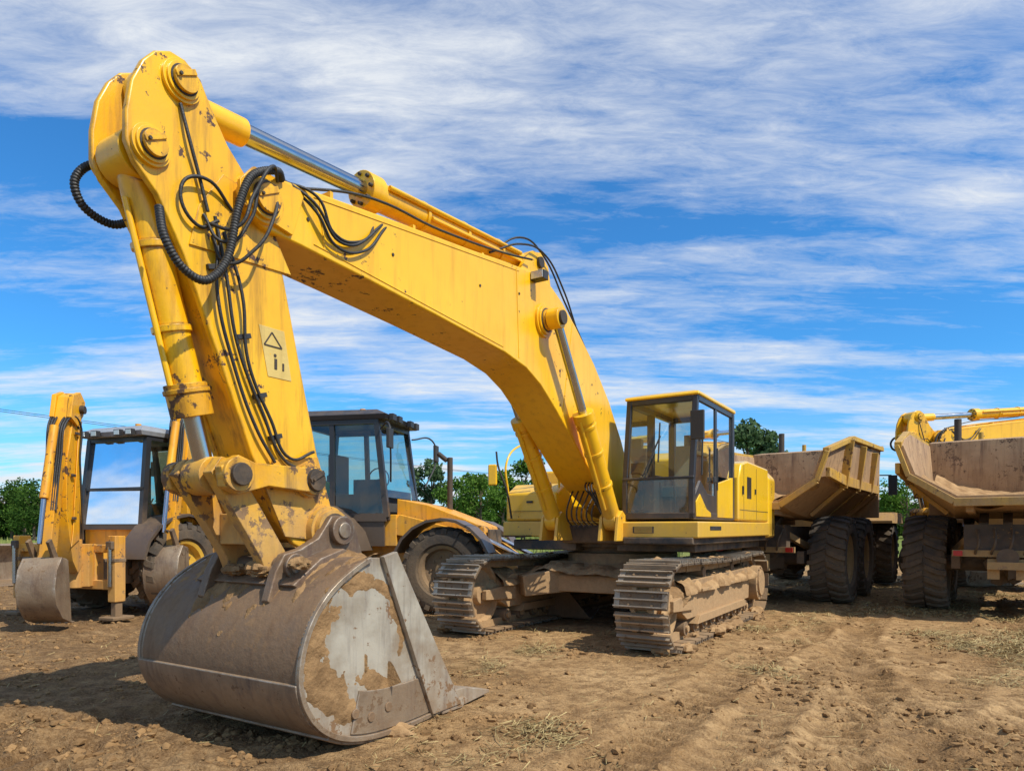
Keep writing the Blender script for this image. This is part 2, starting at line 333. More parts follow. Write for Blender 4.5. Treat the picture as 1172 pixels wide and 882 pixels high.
# ------------------------------------------------------------ tyre
def tire(name,c,r,w,parent,rim,nl=22,out=1):
    mb=MB(); h=w/2
    mb.lathe(c,[(-h*.72,r*.56),(-h*.96,r*.62),(-h,r*.78),(-h*.93,r*.90),(-h*.8,r*.94),(0,r*.95),(h*.8,r*.94),(h*.93,r*.90),(h,r*.78),(h*.96,r*.62),(h*.72,r*.56)],RUB,40)
    for sd in(-1,1):
        for i in range(nl):
            a0=2*math.pi*(i+(.5 if sd>0 else 0))/nl; da=2*math.pi/nl
            vs=[]
            for (yy,sh,rt,rb) in((.04,.0,1.,.93),(.62,.42,1.,.93),(1.02,.55,.955,.84)):
                for (aa,rr) in((sh,rb),(sh+.46,rb),(sh+.43,rt),(sh+.03,rt)):
                    a=a0+aa*da; vs.append((c[0]+r*rr*math.cos(a),c[1]+sd*yy*h,c[2]+r*rr*math.sin(a)))
            mb.add(vs,[(0,1,2,3),(8,11,10,9)]+[(k*4+i2,k*4+(i2+1)%4,(k+1)*4+(i2+1)%4,(k+1)*4+i2) for k in(0,1) for i2 in range(4)],RUB)
    mb.lathe(c,[(-h*.8,r*.575),(-h*.72,r*.50),(-h*.3,r*.46),(-h*.2,r*.22),(-h*.45,r*.2),(-h*.5,0.001)],rim,28)
    mb.lathe(c,[(h*.8,r*.575),(h*.72,r*.50),(h*.3,r*.46),(h*.2,r*.22),(h*.45,r*.2),(h*.5,0.001)],rim,28)
    for sd in(-1,1):
        for i in range(10):
            a=2*math.pi*i/10; p=(c[0]+r*.32*math.cos(a),c[1]+sd*h*.18,c[2]+r*.32*math.sin(a)); mb.cyl(p,(p[0],c[1]+sd*h*.34,p[2]),r*.028,DRK,6)
    return mb.build(name,parent)
# ------------------------------------------------------------ excavator
def excavator(loc,ang,scale=1.,detail=True):
    E=empty('excavator',loc,ang,scale)
    xf,xr,zc,rr=1.98,-1.98,.505,.45
    def path(s):
        Ls=xf-xr; arc=math.pi*rr; P=2*Ls+2*arc; s%=P
        if s<Ls: return (xr+s,zc+rr-.03*math.sin(math.pi*s/Ls)**2),(1,0)
        s-=Ls
        if s<arc: a=math.pi/2-s/rr; return (xf+rr*math.cos(a),zc+rr*math.sin(a)),(math.sin(a),-math.cos(a))
        s-=arc
        if s<Ls: return (xf-s,zc-rr),(-1,0)
        s-=Ls; a=-math.pi/2-s/rr; return (xr+rr*math.cos(a),zc+rr*math.sin(a)),(math.sin(a),-math.cos(a))
    PT=2*(xf-xr)+2*math.pi*rr; N=45; pit=PT/N
    for nm,y0,y1 in(('track_left',.93,1.53),('track_right',-1.53,-.93)):
        mb=MB(); yc=(y0+y1)/2
        for k in range(N):
            (px,pz),(tx,tz)=path(k*pit+.03); jt=random.uniform(-.008,.008)
            Rm=Matrix(((tx,0,-tz),(0,1,0),(tz,0,tx)))
            def lb(cx,cy,cz,sx,sy,sz,mat): mb.box(Vector((px,yc+jt,pz))+Rm@Vector((cx,cy,cz)),(sx,sy,sz),mat,Rm)
            lb(0,0,0,pit*.84,y1-y0,.024,SHOE)
            for oy in(-.265,.265): lb(.0,oy,.004,pit*.78,.06,.026,GROU)
            for ox,hh in((-.082,.038),(0,.030),(.078,.038)): lb(ox,0,.012+hh/2,.015,y1-y0-.01,hh,GROU)
            for oy in(-.095,.095): lb(0,oy,-.06,pit*.98,.05,.09,FRM)
            for ox in(-.05,.05):
                for oy in(-.13,.13): mb.cyl(Vector((px,yc,pz))+Rm@Vector((ox+.01,oy,.01)),Vector((px,yc,pz))+Rm@Vector((ox+.01,oy,.03)),.014,DRK,6)
        mb.build(nm,E)
        mb=MB()
        mb.prism([(-1.55,.30),(1.45,.30),(1.62,.38),(1.62,.62),(1.35,.74),(-1.4,.76),(-1.6,.66)],yc-.19,yc+.19,FRM)
        mb.prism([(-1.2,.22),(1.2,.22),(1.1,.32),(-1.1,.32)],yc-.24,yc+.24,FRM)
        mb.prism([(1.3,.40),(2.02,.44),(2.02,.56),(1.3,.62)],yc-.22,yc-.15,FRM); mb.prism([(1.3,.40),(2.02,.44),(2.02,.56),(1.3,.62)],yc+.15,yc+.22,FRM)
        for i in range(9):
            x=-1.45+i*.36; mb.cyl((x,yc-.17,.19),(x,yc+.17,.19),.085,DRK,16); mb.cyl((x,yc-.2,.19),(x,yc+.2,.19),.04,FRM,10)
        for x in(-.8,.6): mb.cyl((x,yc-.14,.80),(x,yc+.14,.80),.075,DRK,14)
        mb.lathe((xf,yc,zc),[(-.13,.0),(-.13,.12),(-.06,.14),(-.06,.33),(-.12,.36),(-.12,.40),(.12,.40),(.12,.36),(.06,.33),(.06,.14),(.13,.12),(.13,0)],FRM,32)
        mb.cyl((xr,yc-.06,zc),(xr,yc+.06,zc),.36,DRK,32)
        for i in range(21):
            a=2*math.pi*i/21; Rm=Matrix.Rotation(-a,3,'Y'); mb.box(Vector((xr,yc,zc))+Rm@Vector((.37,0,0)),(.07,.07,.06),DRK,Rm)
        sgn=1 if yc>0 else -1
        mb.cyl((xr,yc-.05*sgn,zc),(xr,yc+.27*sgn,zc),.27,FRM,28); mb.cyl((xr,yc+.27*sgn,zc),(xr,yc+.30*sgn,zc),.2,FRM,24)
        for i in range(12):
            a=2*math.pi*i/12; mb.cyl((xr+.235*math.cos(a),yc+.27*sgn,zc+.235*math.sin(a)),(xr+.235*math.cos(a),yc+.285*sgn,zc+.235*math.sin(a)),.016,DRK,6)
        mb.bx(-.4,.1,yc+.19*sgn,yc+.27*sgn,.60,.64,FRM); mb.bx(.7,1.1,yc+.19*sgn,yc+.27*sgn,.60,.64,FRM)
        mb.build(nm+'_frame',E,.01)
        mb=MB(); sd0=int(yc*10)
        def posm(u,v):
            x=-1.7+3.4*u; a=math.pi*v; return Vector((x,yc-.24*math.cos(a),.60+.16*math.sin(a))),Vector((0,-math.cos(a),math.sin(a)))
        sheet(mb,posm,140,30,lambda u,v:.02+.19*F1(u*14+sd0,v*3,6)+.07*F1(u*4,v*2+sd0,3),DRT)
        def post(u,v): return Vector((-1.9+3.9*u,y0+.03+(y1-y0-.06)*v,.955+.02)),Vector((0,0,1))
        sheet(mb,post,160,26,lambda u,v:-.03*math.sin(math.pi*u)**2+max(-.03,.19*F1(u*16+sd0*2,v*4,4)-.006),DRT)
        lump(mb,(1.62,yc+.05*sgn,.58),(.22,.2,.13),seed=50,n=18); lump(mb,(1.98,yc+.12*sgn,.5),(.14,.06,.15),seed=51,n=18)
        for i in range(9): lump(mb,(-1.9+i*.5+random.uniform(-.2,.2),yc+sgn*random.uniform(.12,.34),random.uniform(.0,.08)),(random.uniform(.08,.22),.10,.06),seed=i+700,n=10)
        mb.build(nm+'_mud',E)
    mb=MB()
    mb.prism([(-1.0,.5),(1.0,.5),(1.0,.72),(.72,.9),(-.72,.9),(-1.,.72)],-.8,.8,FRM)
    for sx in(-1,1):
        for sy in(-1,1): mb.beam((sx*.5,sy*.35,.70),(sx*1.2,sy*1.02,.58),.42,.36,FRM,w2=.5,h2=.28)
    mb.cyl((0,0,.86),(0,0,1.02),.78,FRM,48); mb.cyl((0,0,1.02),(0,0,1.12),.70,DRK,48); mb.cyl((0,0,1.10),(0,0,1.2),.80,BLK,48)
    mb.bx(-2.6,.9,-1.3,-.3,1.06,1.2,BLK); mb.bx(-2.6,.9,.3,1.35,1.06,1.2,BLK); mb.bx(-2.9,-.7,-1.,1.,1.02,1.2,BLK)
    mb.build('center_frame',E,.015)
    mb=MB()
    def posc(u,v): return Vector((-1.1+2.2*u,-.95+1.9*v,.82)),Vector((0,0,1))
    sheet(mb,posc,70,60,lambda u,v:.03+.22*F1(u*7,v*7+3,5)+(.05 if .3<u<.7 else 0)-.9*max(0,abs(u-.5)-.40),DRT)
    mb.build('center_frame_mud',E)
    # house
    mb=MB()
    mb.prism([(1.28,1.24),(1.28,1.44),(-3.1,1.46),(-3.1,1.24)],.46,1.5,YELC)
    mb.bx(-3.1,.9,-1.48,-.46,1.24,1.46,YELC); mb.bx(-3.0,1.0,-.46,.46,1.16,1.40,DRK)
    mb.prism([(1.3,1.16),(1.3,1.25),(-3.,1.25),(-3.,1.16)],.55,1.44,BLK)
    mb.build('deck',E,.02)
    mb=MB()
    mb.prism([(-.68,1.465),(-.68,2.08),(-.85,2.30),(-1.2,2.36),(-2.62,2.34),(-2.62,1.465)],.62,1.49,YELC)
    mb.prism([(-.70,1.465),(-2.60,1.465),(-2.60,2.25),(-.9,2.25)],-1.47,-.55,YELC)
    mb.prism([(-.9,1.9),(-2.6,1.9),(-2.6,2.52),(-2.3,2.58),(-1.2,2.55),(-.9,2.42)],-.8,.55,YELC)
    mb.prism([(.85,1.465),(.85,1.86),(.6,2.0),(.05,2.04),(.05,1.465)],-1.46,-.62,YELC)
    mb.prism([(.0,1.465),(.0,2.24),(-.66,2.28),(-.66,1.465)],-1.46,-.58,YELC)
    mb.build('body_panels',E,.035,3)
    mb=MB()
    secs=[]
    for x,hw in((-2.64,1.5),(-3.1,1.5),(-3.4,1.36),(-3.58,1.05),(-3.66,.6)):
        secs.append([(x,-hw,1.2),(x,hw,1.2),(x,hw,2.2),(x,hw-.15,2.36),(x,-hw+.15,2.36),(x,-hw,2.2)])
    mb.loft(secs,YELC); mb.build('counterweight',E,.05,3)
    mb=MB()
    for i in range(9): mb.bx(-1.15-i*.03,-1.165-i*.03,1.488,1.496,1.80,2.12,DRK)
    for x in(-.95,-1.75): mb.bx(x,x-.010,1.487,1.493,1.5,2.28,DRK)
    mb.bx(-.72,-2.6,1.487,1.493,1.62,1.630,DRK)
    mb.bx(-.85,-.9,1.49,1.51,1.85,1.97,BLK); mb.bx(-1.64,-1.68,1.49,1.505,1.88,1.96,BLK)
    mb.cyl((-1.9,-.3,2.5),(-1.9,-.3,2.9),.07,DRK,16); mb.cyl((-1.9,-.3,2.9),(-2.0,-.3,3.0),.065,DRK,16)
    mb.bx(1.279,1.287,.68,.95,1.30,1.38,BLK)
    for i in range(5): mb.bx(1.287,1.292,.70,.93,1.31+i*.014,1.316+i*.014,YELC)
    mb.box((.56,1.5,1.36),(.5,.010,.05),BLK)
    mb.bx(.86,.868,-1.40,-.70,1.60,1.606,DRK); mb.bx(.86,.872,-1.1,-1.0,1.72,1.75,BLK)
    for k in range(3): mb.bx(.86,1.06,-1.40,-1.0,1.24+k*.001,1.26,DRK)
    mb.build('body_details',E)
    tube('handrails',[[(.85,-1.42,1.86),(.9,-1.42,2.3),(.5,-1.42,2.6),(-.5,-1.42,2.65),(-.6,-1.42,2.25)],[(.7,-.66,1.9),(.7,-.66,2.42),(.1,-.66,2.55),(.0,-.66,2.2)]],.016,YELC,E)
    tube('mirror_arm',[[(.95,-1.3,1.5),(1.05,-1.32,1.9),(1.12,-1.42,2.25),(1.12,-1.45,2.45)],[(.8,-1.,2.0),(.9,-1.05,2.7),(.85,-.8,2.9),(.7,-.5,2.6)]],.014,BLK,E)
    mb=MB(); mb.box((1.14,-1.50,2.12),(.05,.13,.30),YELC,Matrix.Rotation(.3,3,'Z')); mb.build('mirror',E,.02)
    # cab
    X0,X1,Y0,Y1,Z0,Z1=-.66,1.2,.50,1.42,1.47,2.98
    sl=.16
    mb=MB(); p=.07
    for y in(Y0+p/2,Y1-p/2):
        mb.beam((X1-.03,y,Z0),(X1-.03,y,1.92),p,p,BLKP,up=(1,0,0)); mb.beam((X1-.03,y,1.9),(X1-sl-.03,y,Z1),p,p,BLKP,up=(1,0,0))
        mb.beam((X0+.04,y,Z0),(X0+.04,y,Z1),p+.02,.10,BLKP,up=(1,0,0)); mb.beam((.22,y,Z0),(.22,y,Z1),p-.01,.09,BLKP,up=(1,0,0))
        mb.beam((X0,y,Z1-.03),(X1-sl,y,Z1-.03),p,.08,BLKP); mb.beam((X0,y,Z0+.04),(X1,y,Z0+.04),p,.09,BLKP)
    for x,z in((X1-.03,Z0+.04),(X1-sl-.03,Z1-.03),(X0+.04,Z1-.03),(X0+.04,Z0+.04)): mb.beam((x,Y0,z),(x,Y1,z),p,.08,BLKP)
    mb.beam((X1-.02,Y0,1.97),(X1-.02,Y1,1.97),.05,.035,BLKP)
    mb.bx(X0,X0+.05,Y0+.02,Y1-.02,Z0,2.15,BLKP); mb.bx(X0,.2,Y0+.0,Y0+.05,Z0,2.1,BLKP)
    mb.prism([(.26,1.5),(1.14,1.5),(1.16,1.74),(.92,1.95),(.62,1.80),(.28,1.78)],Y1-.034,Y1-.004,BLKP)
    mb.build('cab_frame',E,.012)
    mb=MB()
    mb.prism([(.50,1.5),(1.12,1.5),(1.14,1.68),(.98,1.78),(.7,1.60),(.52,1.56)],Y1-.006,Y1+.010,YELC)
    mb.prism([(X0+.02,1.5),(.18,1.5),(.18,1.95),(X0+.02,2.08)],Y1-.03,Y1+.008,YELC)
    mb.build('cab_lower_panels',E,.008)
    mb=MB(); mb.loft([[(X0-.04,Y0-.02,Z1),(X1-sl+.03,Y0-.02,Z1),(X1-sl+.03,Y1+.02,Z1),(X0-.04,Y1+.02,Z1)],[(X0-.04,Y0-.02,Z1+.05),(X1-sl+.03,Y0-.02,Z1+.04),(X1-sl+.03,Y1+.02,Z1+.04),(X0-.04,Y1+.02,Z1+.05)],
        [(X0+.12,Y0+.12,Z1+.13),(X1-sl-.25,Y0+.12,Z1+.11),(X1-sl-.25,Y1-.12,Z1+.11),(X0+.12,Y1-.12,Z1+.13)]],YELC)
    mb.bx(-.3,.2,.75,1.15,Z1+.10,Z1+.15,YELC); mb.build('cab_roof',E,.02,3)
    mb=MB()
    mb.quad((X1-.02,Y0+.06,1.99),(X1-.02,Y1-.06,1.99),(X1-sl-.01,Y1-.06,Z1-.06),(X1-sl-.01,Y0+.06,Z1-.06),GLS)
    mb.quad((X1-.012,Y0+.06,Z0+.08),(X1-.012,Y1-.06,Z0+.08),(X1-.012,Y1-.06,1.955),(X1-.012,Y0+.06,1.955),GLSD)
    mb.quad((.27,Y1-.02,1.7),(X1-.06,Y1-.02,1.7),(X1-sl-.04,Y1-.02,Z1-.07),(.27,Y1-.02,Z1-.07),GLS)
    mb.quad((X0+.09,Y1-.02,2.05),(.17,Y1-.02,2.05),(.17,Y1-.02,Z1-.07),(X0+.09,Y1-.02,Z1-.07),GLS)
    mb.quad((.27,Y0+.02,1.6),(X1-.06,Y0+.02,1.6),(X1-sl-.04,Y0+.02,Z1-.07),(.27,Y0+.02,Z1-.07),GLS)
    mb.quad((X0+.02,Y0+.06,2.15),(X0+.02,Y1-.06,2.15),(X0+.02,Y1-.06,Z1-.07),(X0+.02,Y0+.06,Z1-.07),GLS)
    mb.build('cab_windows',E,recalc=False)
    mb=MB()
    mb.bx(-.5,1.1,Y0+.08,Y1-.08,Z0,Z0+.06,INT)
    mb.bx(-.15,.40,.74,1.22,1.78,1.92,SEAT); mb.box((-.18,.98,2.2),(.14,.48,.62),SEAT,Matrix.Rotation(-.18,3,'Y')); mb.box((-.27,.98,2.58),(.1,.28,.18),SEAT)
    mb.bx(-.05,.6,.56,.70,1.5,2.02,INT); mb.bx(-.05,.6,1.25,1.35,1.5,2.0,INT); mb.bx(.0,.3,.84,1.1,1.5,1.78,INT)
    mb.cyl((.5,.63,2.0),(.53,.65,2.2),.018,INT,8); mb.cyl((.5,1.3,2.0),(.53,1.3,2.2),.018,INT,8); mb.box((.98,.62,1.85),(.08,.12,.5),INT); mb.box((1.0,.64,2.12),(.06,.18,.14),INT)
    for yy in(.88,1.06): mb.cyl((.8,yy,1.5),(.86,yy,1.95),.014,INT,8)
    mb.build('cab_interior',E,.02)
    mb=MB()
    mb.beam((X1+.01,.78,2.0),(X1-.07,.98,2.5),.015,.02,BLK); mb.box((X1-.075,.96,2.42),(.015,.02,.5),BLK,Matrix.Rotation(-.13,3,'Y'))
    mb.box((X1+.06,Y1+.06,2.58),(.05,.16,.34),BLK); mb.beam((X1-.1,Y1,2.75),(X1+.06,Y1+.06,2.73),.02,.02,BLK)
    mb.beam((.30,Y1+.03,1.85),(.30,Y1+.03,2.4),.02,.02,BLK); mb.beam((1.02,Y1+.04,2.0),(.98,Y1+.04,2.55),.02,.02,BLK); mb.bx(.30,.42,Y1,Y1+.03,1.95,2.02,BLK)
    mb.build('cab_fittings',E,.006)
    # boom
    B=[(6.58,3.43),(6.54,3.55),(6.42,3.61),(6.2,3.64),(5.4,3.75),(4.15,3.91),(3.15,4.05),(2.85,4.07),(2.6,4.03),(2.35,3.93),(2.0,3.73),(1.5,3.40),(1.05,3.01),(.65,2.55),(.30,2.05),(.12,1.75),(.14,1.58),(.28,1.5),(.5,1.52),
       (.95,1.72),(1.5,1.98),(2.05,2.36),(2.5,2.68),(2.85,2.90),(3.15,3.02),(3.55,3.09),(4.66,3.17),(5.5,3.22),(6.1,3.25),(6.4,3.26),(6.55,3.33)]
    mb=MB(); mb.prism(B,-.26,.26,YEL)
    mb.build('boom',E,.018,2)
    mb=MB()
    def boss(x,z,y,r,th=.05,mat=YEL,pin=YELS):
        sg=1 if y>0 else -1
        mb.cyl((x,y,z),(x,y+sg*th*.6,z),r*1.12,mat,32); mb.cyl((x,y+sg*th*.6,z),(x,y+sg*th,z),r*.95,mat,32); mb.cyl((x,y+sg*th,z),(x,y+sg*(th+.006),z),r*.80,DRK,24); mb.cyl((x,y+sg*th,z),(x,y+sg*(th+.03),z),r*.70,pin,24)
        q=Vector((x,y+sg*(th+.034),z)); mb.box(q+Vector((r*.1,0,r*.25)),(r*1.3,.012,r*.30),pin,Matrix.Rotation(.5,3,'Y')); mb.cyl(q+Vector((r*.45,0,0)),q+Vector((r*.45,sg*.018,0)),.011,DRK,6)
    for sg in(-1,1):
        boss(6.43,3.42,sg*.26,.13,.06); boss(2.80,3.60,sg*.26,.16,.05); boss(.3,1.72,sg*.26,.17,.08)
        mb.prism([(6.2,3.28),(6.6,3.34),(6.60,3.48),(6.5,3.60),(6.1,3.60)],sg*.26,sg*.29,YELS)
    mb.cyl((2.80,-.52,3.60),(2.80,.52,3.60),.075,DRK,20)
    for y in(-.16,.16): mb.prism([(2.45,3.93),(3.2,4.00),(2.95,4.32),(2.72,4.38),(2.55,4.28)],y-.025,y+.025,YEL)
    mb.cyl((2.75,-.22,4.26),(2.75,.22,4.26),.06,DRK,16)
    for x in(3.9,4.9,5.8):  mb.bx(x,x+.03,-.24,.24,3.88-(x-3.9)*.115,3.96-(x-3.9)*.115,YEL)
    for (a,b_) in(((3.35,4.03),(3.30,3.06)),((2.10,3.78),(2.35,2.60)),((5.95,3.67),(5.90,3.26))): mb.beam((a[0],.262,a[1]-.03),(b_[0],.262,b_[1]+.03),.008,.014,YEL,up=(1,0,0))
    mb.beam((6.0,.262,3.30),(3.6,.262,3.14),.008,.008,YEL); mb.beam((6.0,.262,3.62),(3.3,.262,3.98),.008,.008,YEL)
    mb.box((3.02,.34,4.00),(.10,.16,.09),BLK); mb.box((3.075,.34,4.00),(.012,.14,.075),LAMP)
    for (x,z) in((6.05,3.45),(5.2,3.5),(4.0,3.62),(3.3,3.75)): mb.cyl((x,.26,z),(x,.268,z),.014,DRK,8)
    mb.build('boom_fittings',E,.006)
    mb=MB()
    for y in(-.42,.42):
        a=Vector((1.30,y,1.46)); b=Vector((2.80,y,3.60)); d=(b-a).normalized()
        mb.cyl(a+d*.05,a+d*1.45,.105,YEL,24); mb.cyl(a+d*1.38,a+d*1.50,.125,YEL,24); mb.cyl(a+d*1.48,b,.052,CHR,20); mb.cyl((b.x,y-.07,b.z),(b.x,y+.07,b.z),.11,YEL,20); mb.cyl((b.x,y-.09,b.z),(b.x,y+.09,b.z),.07,DRK,16)
        mb.cyl((a.x,y-.08,a.z),(a.x,y+.08,a.z),.13,YEL,20); mb.prism([(1.0,1.2),(1.48,1.2),(1.42,1.5),(1.3,1.58),(1.15,1.5)],y-.13,y-.09,YEL); mb.prism([(1.0,1.2),(1.48,1.2),(1.42,1.5),(1.3,1.58),(1.15,1.5)],y+.09,y+.13,YEL)
        mb.cyl(a+d*.2+Vector((.12,0,-.04)),a+d*1.4+Vector((.12,0,-.04)),.02,YEL,10)
        for q in(.5,.95,1.3): mb.cyl(a+d*q,a+d*(q+.04),.118,YEL,24)
    mb.build('boom_cylinders',E,.006)
    mb=MB(); a=Vector((2.75,0,4.26)); b=Vector((6.93,0,3.91)); d=(b-a).normalized()
    mb.cyl(a,a+d*2.45,.115,YEL,28); mb.cyl(a+d*2.38,a+d*2.54,.145,YEL,28); mb.cyl(a+d*2.5,b-d*.50,.068,CHR,24); mb.cyl(b-d*.56,b-d*.15,.09,YEL,24)
    mb.cyl((a.x,-.13,a.z),(a.x,.13,a.z),.14,YEL,20); mb.cyl((b.x,-.13,b.z),(b.x,.13,b.z),.15,YEL,20)
    for q in(.6,1.2,1.8): mb.cyl(a+d*q,a+d*(q+.04),.13,YEL,24)
    mb.cyl(a+d*.3+Vector((0,.13,.04)),a+d*2.35+Vector((0,.13,.04)),.022,YEL,10); mb.cyl(a+d*.3+Vector((0,.13,-.04)),a+d*1.8+Vector((0,.13,-.04)),.018,YEL,10)
    for i in range(8):
        an=i*math.pi/4; q=a+d*2.52+Vector((0,math.cos(an)*.115,math.sin(an)*.115)); mb.cyl(q,q+d*.05,.016,DRK,6)
    mb.build('arm_cylinder',E,.006)
    mb=MB(); a=Vector((7.10,0,3.45)); b=Vector((6.63,0,1.68)); d=(b-a).normalized()
    mb.cyl(a,a+d*1.38,.10,YELS,28); mb.cyl(a+d*1.26,a+d*1.46,.125,YEL2,28); mb.cyl(a+d*1.29,a+d*1.32,.135,YEL2,28); mb.cyl(a+d*1.42,b-d*.1,.058,CHR,24)
    mb.cyl((b.x,-.10,b.z),(b.x,.10,b.z),.12,YEL2,20); mb.cyl((a.x,-.12,a.z),(a.x,.12,a.z),.14,YEL,20)
    mb.cyl(a+d*.25+Vector((.12,.03,.0)),a+d*1.3+Vector((.12,.03,.0)),.018,YEL,10)
    for q in(.45,.92): mb.cyl(a+d*q,a+d*(q+.04),.115,YELS,24)
    mb.build('bucket_cylinder',E,.006)
    # stick
    S=[(6.90,4.06),(6.99,4.06),(7.08,4.01),(7.15,3.92),(7.21,3.78),(7.24,3.60),(7.24,3.44),(7.19,3.34),(7.07,3.22),(6.91,2.93),(6.68,2.38),(6.45,1.82),(6.26,1.42),(6.12,1.25),(5.95,1.17),(5.82,1.20),(5.73,1.32),(5.78,1.5),(5.91,1.87),(6.06,2.45),(6.2,3.02),(6.28,3.3),(6.42,3.50),(6.62,3.70),(6.73,3.87),(6.80,4.00)]
    mb=MB()
    body=[(7.02,3.26),(6.88,2.93),(6.66,2.38),(6.43,1.82),(6.24,1.42),(6.1,1.28),(5.95,1.25),(5.82,1.4),(5.93,1.87),(6.08,2.45),(6.22,3.02),(6.32,3.3),(6.45,3.48),(6.62,3.66),(6.80,3.56)]
    mb.prism(body,-.16,.16,YELS)
    mb.prism(S,.15,.20,YELS); mb.prism(S,-.20,-.15,YELS)
    mb.build('stick',E,.014)
    mb=MB()
    for sg in(-1,1):
        boss(6.93,3.91,sg*.20,.105,.04); boss(7.11,3.46,sg*.20,.10,.04); boss(5.86,1.34,sg*.20,.15,.12,YEL2,DRK); boss(6.02,1.68,sg*.20,.10,.1,YEL2,DRK)
        mb.prism([(6.15,3.05),(6.88,3.0),(6.82,3.25),(6.66,3.50),(6.4,3.46)],sg*.20,sg*.212,YELS)
        mb.prism([(5.75,1.25),(6.2,1.3),(6.36,1.62),(6.3,1.8),(5.92,1.85),(5.8,1.5)],sg*.20,sg*.215,YEL2)
    mb.prism([(6.40,2.66),(6.20,2.66),(6.14,2.34),(6.33,2.34)],.20,.204,WHT)
    for (p1,p2) in(((6.30,2.63),(6.36,2.54)),((6.30,2.63),(6.22,2.54)),((6.22,2.54),(6.36,2.54))): mb.beam((p1[0],.206,p1[1]),(p2[0],.206,p2[1]),.004,.010,DRK,up=(1,0,0) if p1[1]!=p2[1] else (0,0,1))
    mb.box((6.27,.206,2.43),(.022,.004,.07),DRK); mb.box((6.21,.206,2.42),(.015,.004,.05),DRK); mb.cyl((6.275,.204,2.485),(6.275,.208,2.485),.012,DRK,8)
    for (x,z) in((6.52,2.55),(6.40,2.20),(6.28,1.95),(6.72,2.92)): mb.box((x,.212,z),(.10,.025,.03),BLK,Matrix.Rotation(.3,3,'Y'))
    mb.build('stick_fittings',E,.005)
    # linkage
    mb=MB()
    for sg in(-1,1):
        y=sg*.27
        mb.prism([(6.0,1.60),(5.94,1.68),(6.0,1.77),(6.12,1.76),(6.50,1.76),(6.62,1.80),(6.74,1.72),(6.72,1.60),(6.62,1.56),(6.4,1.62),(6.1,1.60)],y-.035,y+.035,YEL2)
        mb.cyl((6.63,sg*.235,1.68),(6.63,sg*.33,1.68),.105,YEL2,24); mb.cyl((6.63,sg*.33,1.68),(6.63,sg*.36,1.68),.07,DRK,18)
    mb.cyl((6.63,-.35,1.68),(6.63,.35,1.68),.055,DRK,16)
    LK=[(6.75,1.69),(6.68,1.79),(6.56,1.77),(6.50,1.64),(6.18,1.17),(6.16,1.06),(6.24,1.0),(6.35,1.05),(6.40,1.17)]
    mb.prism(LK,-.22,-.13,YEL2); mb.prism(LK,.13,.22,YEL2)
    mb.bx(6.3,6.45,-.13,.13,1.25,1.45,YEL2)
    mb.cyl((6.26,-.36,1.11),(6.26,.36,1.11),.06,DRK,16)
    for sg in(-1,1):
        mb.cyl((6.26,sg*.3,1.11),(6.26,sg*.40,1.11),.085,STL,20); mb.cyl((5.86,sg*.3,1.34),(5.86,sg*.41,1.34),.10,STL,20)
        mb.cyl((6.26,sg*.40,1.11),(6.26,sg*.42,1.11),.05,STLB,20); mb.cyl((5.86,sg*.41,1.34),(5.86,sg*.425,1.34),.055,STLB,20)
    mb.build('bucket_linkage',E,.008)
    # bucket
    prof=[(5.86,1.16),(6.02,1.16),(6.18,1.09),(6.34,.99),(6.46,.87),(6.54,.74),(6.585,.60),(6.595,.46),(6.56,.33),(6.48,.21),(6.36,.115),(6.20,.05),(6.0,.015),(5.75,.005),(5.5,.012),(5.28,.03),(5.12,.05)]
    def offs(pts,dn):
        out=[]
        for i,p in enumerate(pts):
            a=Vector(pts[max(0,i-1)]);b=Vector(pts[min(len(pts)-1,i+1)]);dd=(b-a).normalized(); out.append((p[0]+dd.y*dn, p[1]-dd.x*dn))
        return out
    def refine(pts,k=4):
        P=[Vector(p) for p in pts]; P=[P[0]*2-P[1]]+P+[P[-1]*2-P[-2]]; o_=[]
        for i in range(1,len(P)-2):
            for j in range(k):
                u=j/k; a,b,c,d=P[i-1],P[i],P[i+1],P[i+2]; q=.5*((2*b)+(c-a)*u+(2*a-5*b+4*c-d)*u*u+(3*b-a-3*c+d)*u**3); o_.append((q.x,q.y))
        return o_+[tuple(pts[-1])]
    prof=refine(prof,4)
    inn=offs(prof,.035)
    mb=MB(); mb.prism(prof+inn[::-1],-.78,.78,STL)
    mb.build('bucket_shell',E,.006)
    mb=MB()
    for sg in(-1,1):
        mb.prism(prof,.775*sg,.800*sg,STLS)
        mb.prism([(5.80,1.20),(5.93,1.17),(5.42,.03),(5.08,.035)],.801*sg,.84*sg,STLS)
        for (x,z) in((6.16,.20),(5.86,.18),(6.02,.15)): mb.cyl((x,.80*sg,z),(x,.822*sg,z),.032,STL,16)
        o2=offs(prof,-.012); i2=offs(prof,.022); mb.prism(o2[4:]+i2[4:][::-1],.795*sg,.823*sg,STLB)
        o2=offs(prof,.03); i2=offs(prof,.30); mb.prism(o2[44:61]+i2[44:61][::-1],.80*sg,.812*sg,STLB)
    mb.build('bucket_side_plates',E,.005)
    mb=MB()
    def band(i0,i1,th,mat,y0=-.80,y1=.80):
        o2=offs(prof,-th)[i0*4:i1*4+1]; i2=offs(prof,.01)[i0*4:i1*4+1]; mb.prism(o2+i2[::-1],y0,y1,mat)
    band(7,10,.020,STLB); band(10,16,.034,STLB)
    mb.prism([(5.30,.0),(5.30,.055),(5.02,.075),(4.98,.05),(5.05,.0)],-.83,.83,STLS)
